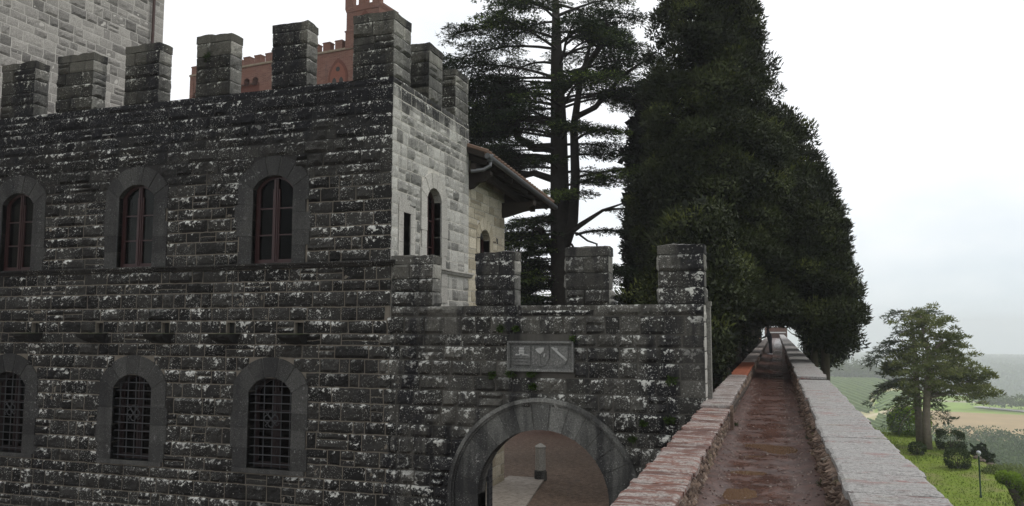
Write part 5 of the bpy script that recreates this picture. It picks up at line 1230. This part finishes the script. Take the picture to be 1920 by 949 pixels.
p, r = polar(620, 8.4, 20, 120, 400); wood('woodland', p, rng.uniform(3, 5.5, len(p)), rng.uniform(6, 11, len(p)), 130, .75)
p, r = polar(60, 5.2, 8.6, 175, 300); wood('valley_trees', p, rng.uniform(3, 5, len(p)), rng.uniform(6, 10, len(p)), 90, .95)
p, r = polar(200, 12, 24, 85, 140); wood('slope_scrub', p, rng.uniform(1.6, 3, len(p)), rng.uniform(2.5, 5, len(p)), 110, .5, M['shrub'])
p, r = polar(26, 11.2, 14.5, 575, 600); wood('field_edge_trees', p, rng.uniform(3.5, 6, len(p)), rng.uniform(6, 10, len(p)), 60, 1.6)
p, r = polar(260, 2.5, 8.8, 742, 800); wood('ridge_wood', p, rng.uniform(3, 5, len(p)), rng.uniform(6, 11, len(p)), 50, 1.7)
p, r = polar(55, 2.5, 8.8, 740, 770); wood('ridge_cypresses', p, rng.uniform(1.8, 3, len(p)), rng.uniform(12, 17, len(p)), 60, 1.5, None, True)
p, r = polar(4200, 3, 22, 820, 3300); wood('distant_hill_wood', p, rng.uniform(6, 10, len(p)), rng.uniform(9, 15, len(p)), 16, 7.)
# vine rows
b = MB()
def rows(cx, cyy, ang, sp, half, nrow, mask, h=1.5, w=.85):
    d = np.array([math.sin(R(ang)), math.cos(R(ang))]); s = np.array([d[1], -d[0]])
    for k in range(-nrow, nrow + 1):
        q = np.arange(-half, half + 1, 9.); x = cx + s[0] * k * sp + d[0] * q; y = cyy + s[1] * k * sp + d[1] * q; ok = mask(x, y); z = tz(x, y)
        for i in range(len(q) - 1):
            if not (ok[i] and ok[i + 1]): continue
            a, c = np.array([x[i], y[i], z[i]]), np.array([x[i + 1], y[i + 1], z[i + 1]]); o_ = np.array([s[0], s[1], 0]) * w / 2; u_ = np.array([0, 0, h])
            b.add([a - o_, c - o_, c - o_ * .6 + u_, a - o_ * .6 + u_, a + o_, c + o_, c + o_ * .6 + u_, a + o_ * .6 + u_], [(0, 1, 2, 3), (5, 4, 7, 6), (3, 2, 6, 7)], rng.uniform(.2, .8))
def azr(x, y): return np.degrees(np.arctan2(x, y)), np.hypot(x, y)
def m1(x, y): a, r = azr(x, y); return (a > 2) & (a < 8.2) & (r > 310) & (r < 505 + (a - 5.2) * 28 - 9)
def m2(x, y): a, r = azr(x, y); t_ = 505 + (a - 5.2) * 28; return (a > 2) & (a < 8.2) & (r > t_ + np.where(a > 5.6, 100, 9)) & (r < 722)
def m3(x, y): a, r = azr(x, y); t_ = 505 + (a - 5.2) * 28; return (a > 5.6) & (a < 8.2) & (r > t_ + 10) & (r < t_ + 95)
rows(40, 420, -17, 4.6, 190, 32, m1, 1.7, 1.3); rows(55, 630, -14, 5.0, 180, 28, m2, 1.7, 1.5); rows(65, 570, 20, 3.2, 130, 30, m3, 1.0, 1.6)
struct(b.build('vineyard_rows', M['vine']), 'stuff')
b = MB(); q = np.linspace(0, 1, 14); xs_ = 118 + 75 * q; ys_ = 590 - 90 * q; zs_ = tz(xs_, ys_) + .6; w = 3.0
V = np.concatenate([np.stack([xs_ - w, ys_ - w, zs_], -1), np.stack([xs_ + w, ys_ + w, zs_], -1)]); b.add(V, [(i, i + 1, 14 + i + 1, 14 + i)[::-1] for i in range(13)]); struct(b.build('country_road', simple('pale_road', (.5, .49, .47), .9)))

# ================================================================== SMALL THINGS
# bollard
bo = thing('bollard', (-6.62, 22.35, GZ + .05), 'weathered octagonal stone bollard with a pointed cap on the gravel', 'bollard'); bc = (-6.62, 22.35, GZ + .05)
b = MB(); b.lathe([(.185, -.06), (.185, .20), (.165, .23), (.16, .24)], bc, 8); b.build('base', M['arch'], bo)
b = MB(); b.lathe([(.158, .23), (.150, .85), (.165, .865), (.165, .90), (.02, .985)], bc, 8); b.build('shaft', M['side_dressed'], bo)
# small plants rooted in the wall joints
PL = [(-5.02, -.02, 'weed tuft in a joint above the plaque, left one'), (-4.72, -.03, 'weed tuft in a joint above the plaque, right one'), (-4.83, -.87, 'fern tuft under the left corner of the plaque'), (-4.42, -.86, 'fern tuft under the middle of the plaque'), (-4.40, -1.10, 'weed tuft on the crown of the gate arch'), (-5.2, -.9, 'weed tuft left of the plaque foot'), (-1.85, -.94, 'weed tuft right of the plaque near the wall end'), (-2.35, -1.70, 'weed tuft by the arch shoulder, right side'), (-1.9, -1.62, 'weed tuft just above the red coping'), (-2.55, -1.98, 'lowest weed tuft on the right arch shoulder'), (-3.6, -.22, 'weed tuft at the upper right corner of the plaque')]
for (x, z, lb) in PL:
    n = 130; r = rng.uniform(.05, .11); D = sphere_dirs(n); D[:, 1] = -abs(D[:, 1]); P = np.array([x, YG - .03, z]) + D * r * rng.uniform(.1, .8, (n, 1)) * [1.2, .8, .7]
    o = quads_obj('wall_plant', leaf_quads(P, D + [0, -.3, -.15], .06, .022, .4), rng.uniform(0, .7, n), M['weed']); tag(o, lb, 'plant', 'small plants in the gate wall joints')
for (x, z, lb) in ((-11.98, 6.0, 'little weed tuft on the fourth merlon of the long battlement'),):
    n = 110; D = sphere_dirs(n); D[:, 1] = -abs(D[:, 1]); P = np.array([x, YF - .03, z]) + D * .09 * rng.uniform(.1, 1, (n, 1)); o = quads_obj('wall_plant', leaf_quads(P, D, .06, .025, .4), rng.uniform(0, .7, n), M['bush']); tag(o, lb, 'plant')
for (x, y, lb) in ((.36, 9.2, 'thin grass tuft at the foot of the right parapet, nearest to the camera'), (.35, 12.9, 'green weed tuft growing from the rubble of the right parapet'), (-.78, 14.3, 'green weed tuft at the coping step of the left parapet'), (.34, 16.8, 'far weed tuft at the foot of the right parapet')):
    n = 45; P = np.array([x, y, PZ + .02]) + rng.normal(0, 1, (n, 3)) * [.008, .014, .006]; D = unit(rng.normal(0, .5, (n, 3)) + [-.25 * np.sign(x), 0, .9]); o = quads_obj('grass_tuft', leaf_quads(P, D, .085, .009, .2), rng.uniform(.2, .8, n), M['bush']); tag(o, lb, 'grass tuft', 'weeds along the path')
# pebbles on the path
b = MB()
for k in range(1500):
    s = rng.choice([-1, 1]); x = (-.80 if s < 0 else .36) - s * -1 * 0 + (-s) * abs(rng.normal(0, .22)); y = 6 + 20 * rng.random() ** 1.4; r = rng.uniform(.005, .016); i = np.argmin(abs(py_ - y)); j = np.argmin(abs(pxs - x)); z = PZZ[i, j]
    b.lathe([(r * .3, -.002), (r, r * .2), (r * .8, r * .6), (r * .2, r * .9)], (x + bx_(y), y, z), 5, rng.random())
t = NT('pebbles'); t.bsdf(t.mix(t.tone(), (.07, .04, .035), (.3, .25, .22)), .8); struct(b.build('path_pebbles', t.mat), 'stuff')

# ---- person far down the path
def skin_body(name, verts, edges, radii, root, mat, parent):
    me = bpy.data.meshes.new(name); me.from_pydata(verts, edges, []); o = bpy.data.objects.new(name, me); COL.objects.link(o)
    sm = o.modifiers.new('skin', 'SKIN'); sm.use_smooth_shade = True
    for i, r in enumerate(radii): me.skin_vertices[0].data[i].radius = (r, r)
    me.skin_vertices[0].data[root].use_root = True
    s2 = o.modifiers.new('sub', 'SUBSURF'); s2.levels = 1; s2.render_levels = 2; me.materials.append(mat); o.parent = parent; return o
PXp, PYp = -.42 + bx_(52), 52.0
per = thing('person', (PXp, PYp, PZ), 'person in dark clothes leaning over the left parapet far down the shaded path', 'person')
H = [(0, 0, .92), (-.02, 0, 1.12), (-.06, 0, 1.34), (-.09, 0, 1.46), (-.10, 0, 1.56), (-.11, 0, 1.68),           # 0-5 pelvis..head
     (.02, -.09, .88), (.05, -.10, .48), (.10, -.10, .08), (-.04, -.11, .05),                                    # 6-9 near leg
     (.02, .09, .88), (.00, .10, .48), (.02, .11, .08), (-.12, .12, .05),                                       # 10-13 far leg
     (-.07, -.18, 1.38), (-.20, -.19, 1.12), (-.42, -.15, 1.02), (-.52, -.14, 1.0),                             # 14-17 near arm
     (-.07, .18, 1.38), (-.20, .19, 1.12), (-.42, .15, 1.02), (-.52, .14, 1.0)]
ED = [(0, 1), (1, 2), (2, 3), (3, 4), (4, 5), (0, 6), (6, 7), (7, 8), (8, 9), (0, 10), (10, 11), (11, 12), (12, 13), (2, 14), (14, 15), (15, 16), (16, 17), (2, 18), (18, 19), (19, 20), (20, 21)]
RD = [.17, .17, .19, .08, .085, .09, .12, .085, .055, .04, .12, .085, .055, .04, .085, .07, .05, .035, .085, .07, .05, .035]
skin_body('body', H, ED, RD, 0, M['cloth_dark'], per)
def blob(name, c, r, mat):
    b = MB(); b.lathe([(r[0] * math.sin(q), -r[2] * math.cos(q)) for q in np.linspace(.05, math.pi - .05, 9)], (0, 0, 0), 12); v = np.concatenate(b.v) * [1, r[1] / r[0], 1] + np.array(c); b.v = [v + np.array(per.location)]; return b.build(name, mat, per, True)
blob('face', (-.15, 0, 1.63), (.07, .07, .10), M['skin']); blob('hair', (-.085, 0, 1.67), (.115, .11, .14), M['hair'])
for s in (-1, 1): blob('shoe', (.02 if s < 0 else -.05, s * .11, .045), (.15, .05, .05), M['shoe'])
for s in (-1, 1): blob('hand', (-.56, s * .145, .99), (.06, .035, .03), M['skin'])
# ================================================================== HAZE
b = MB(); b.box(-4400, 4400, -4400, 4400, -190, 30)
t = NT('mist'); pv = t.n('VolumePrincipled'); pv.inputs['Color'].default_value = (.93, .96, 1, 1); pv.inputs['Density'].default_value = .0005; pv.inputs['Anisotropy'].default_value = .2
t.t.links.new(pv.outputs[0], t.out.inputs['Volume']); hz = b.build('haze', t.mat); struct(hz, 'stuff')
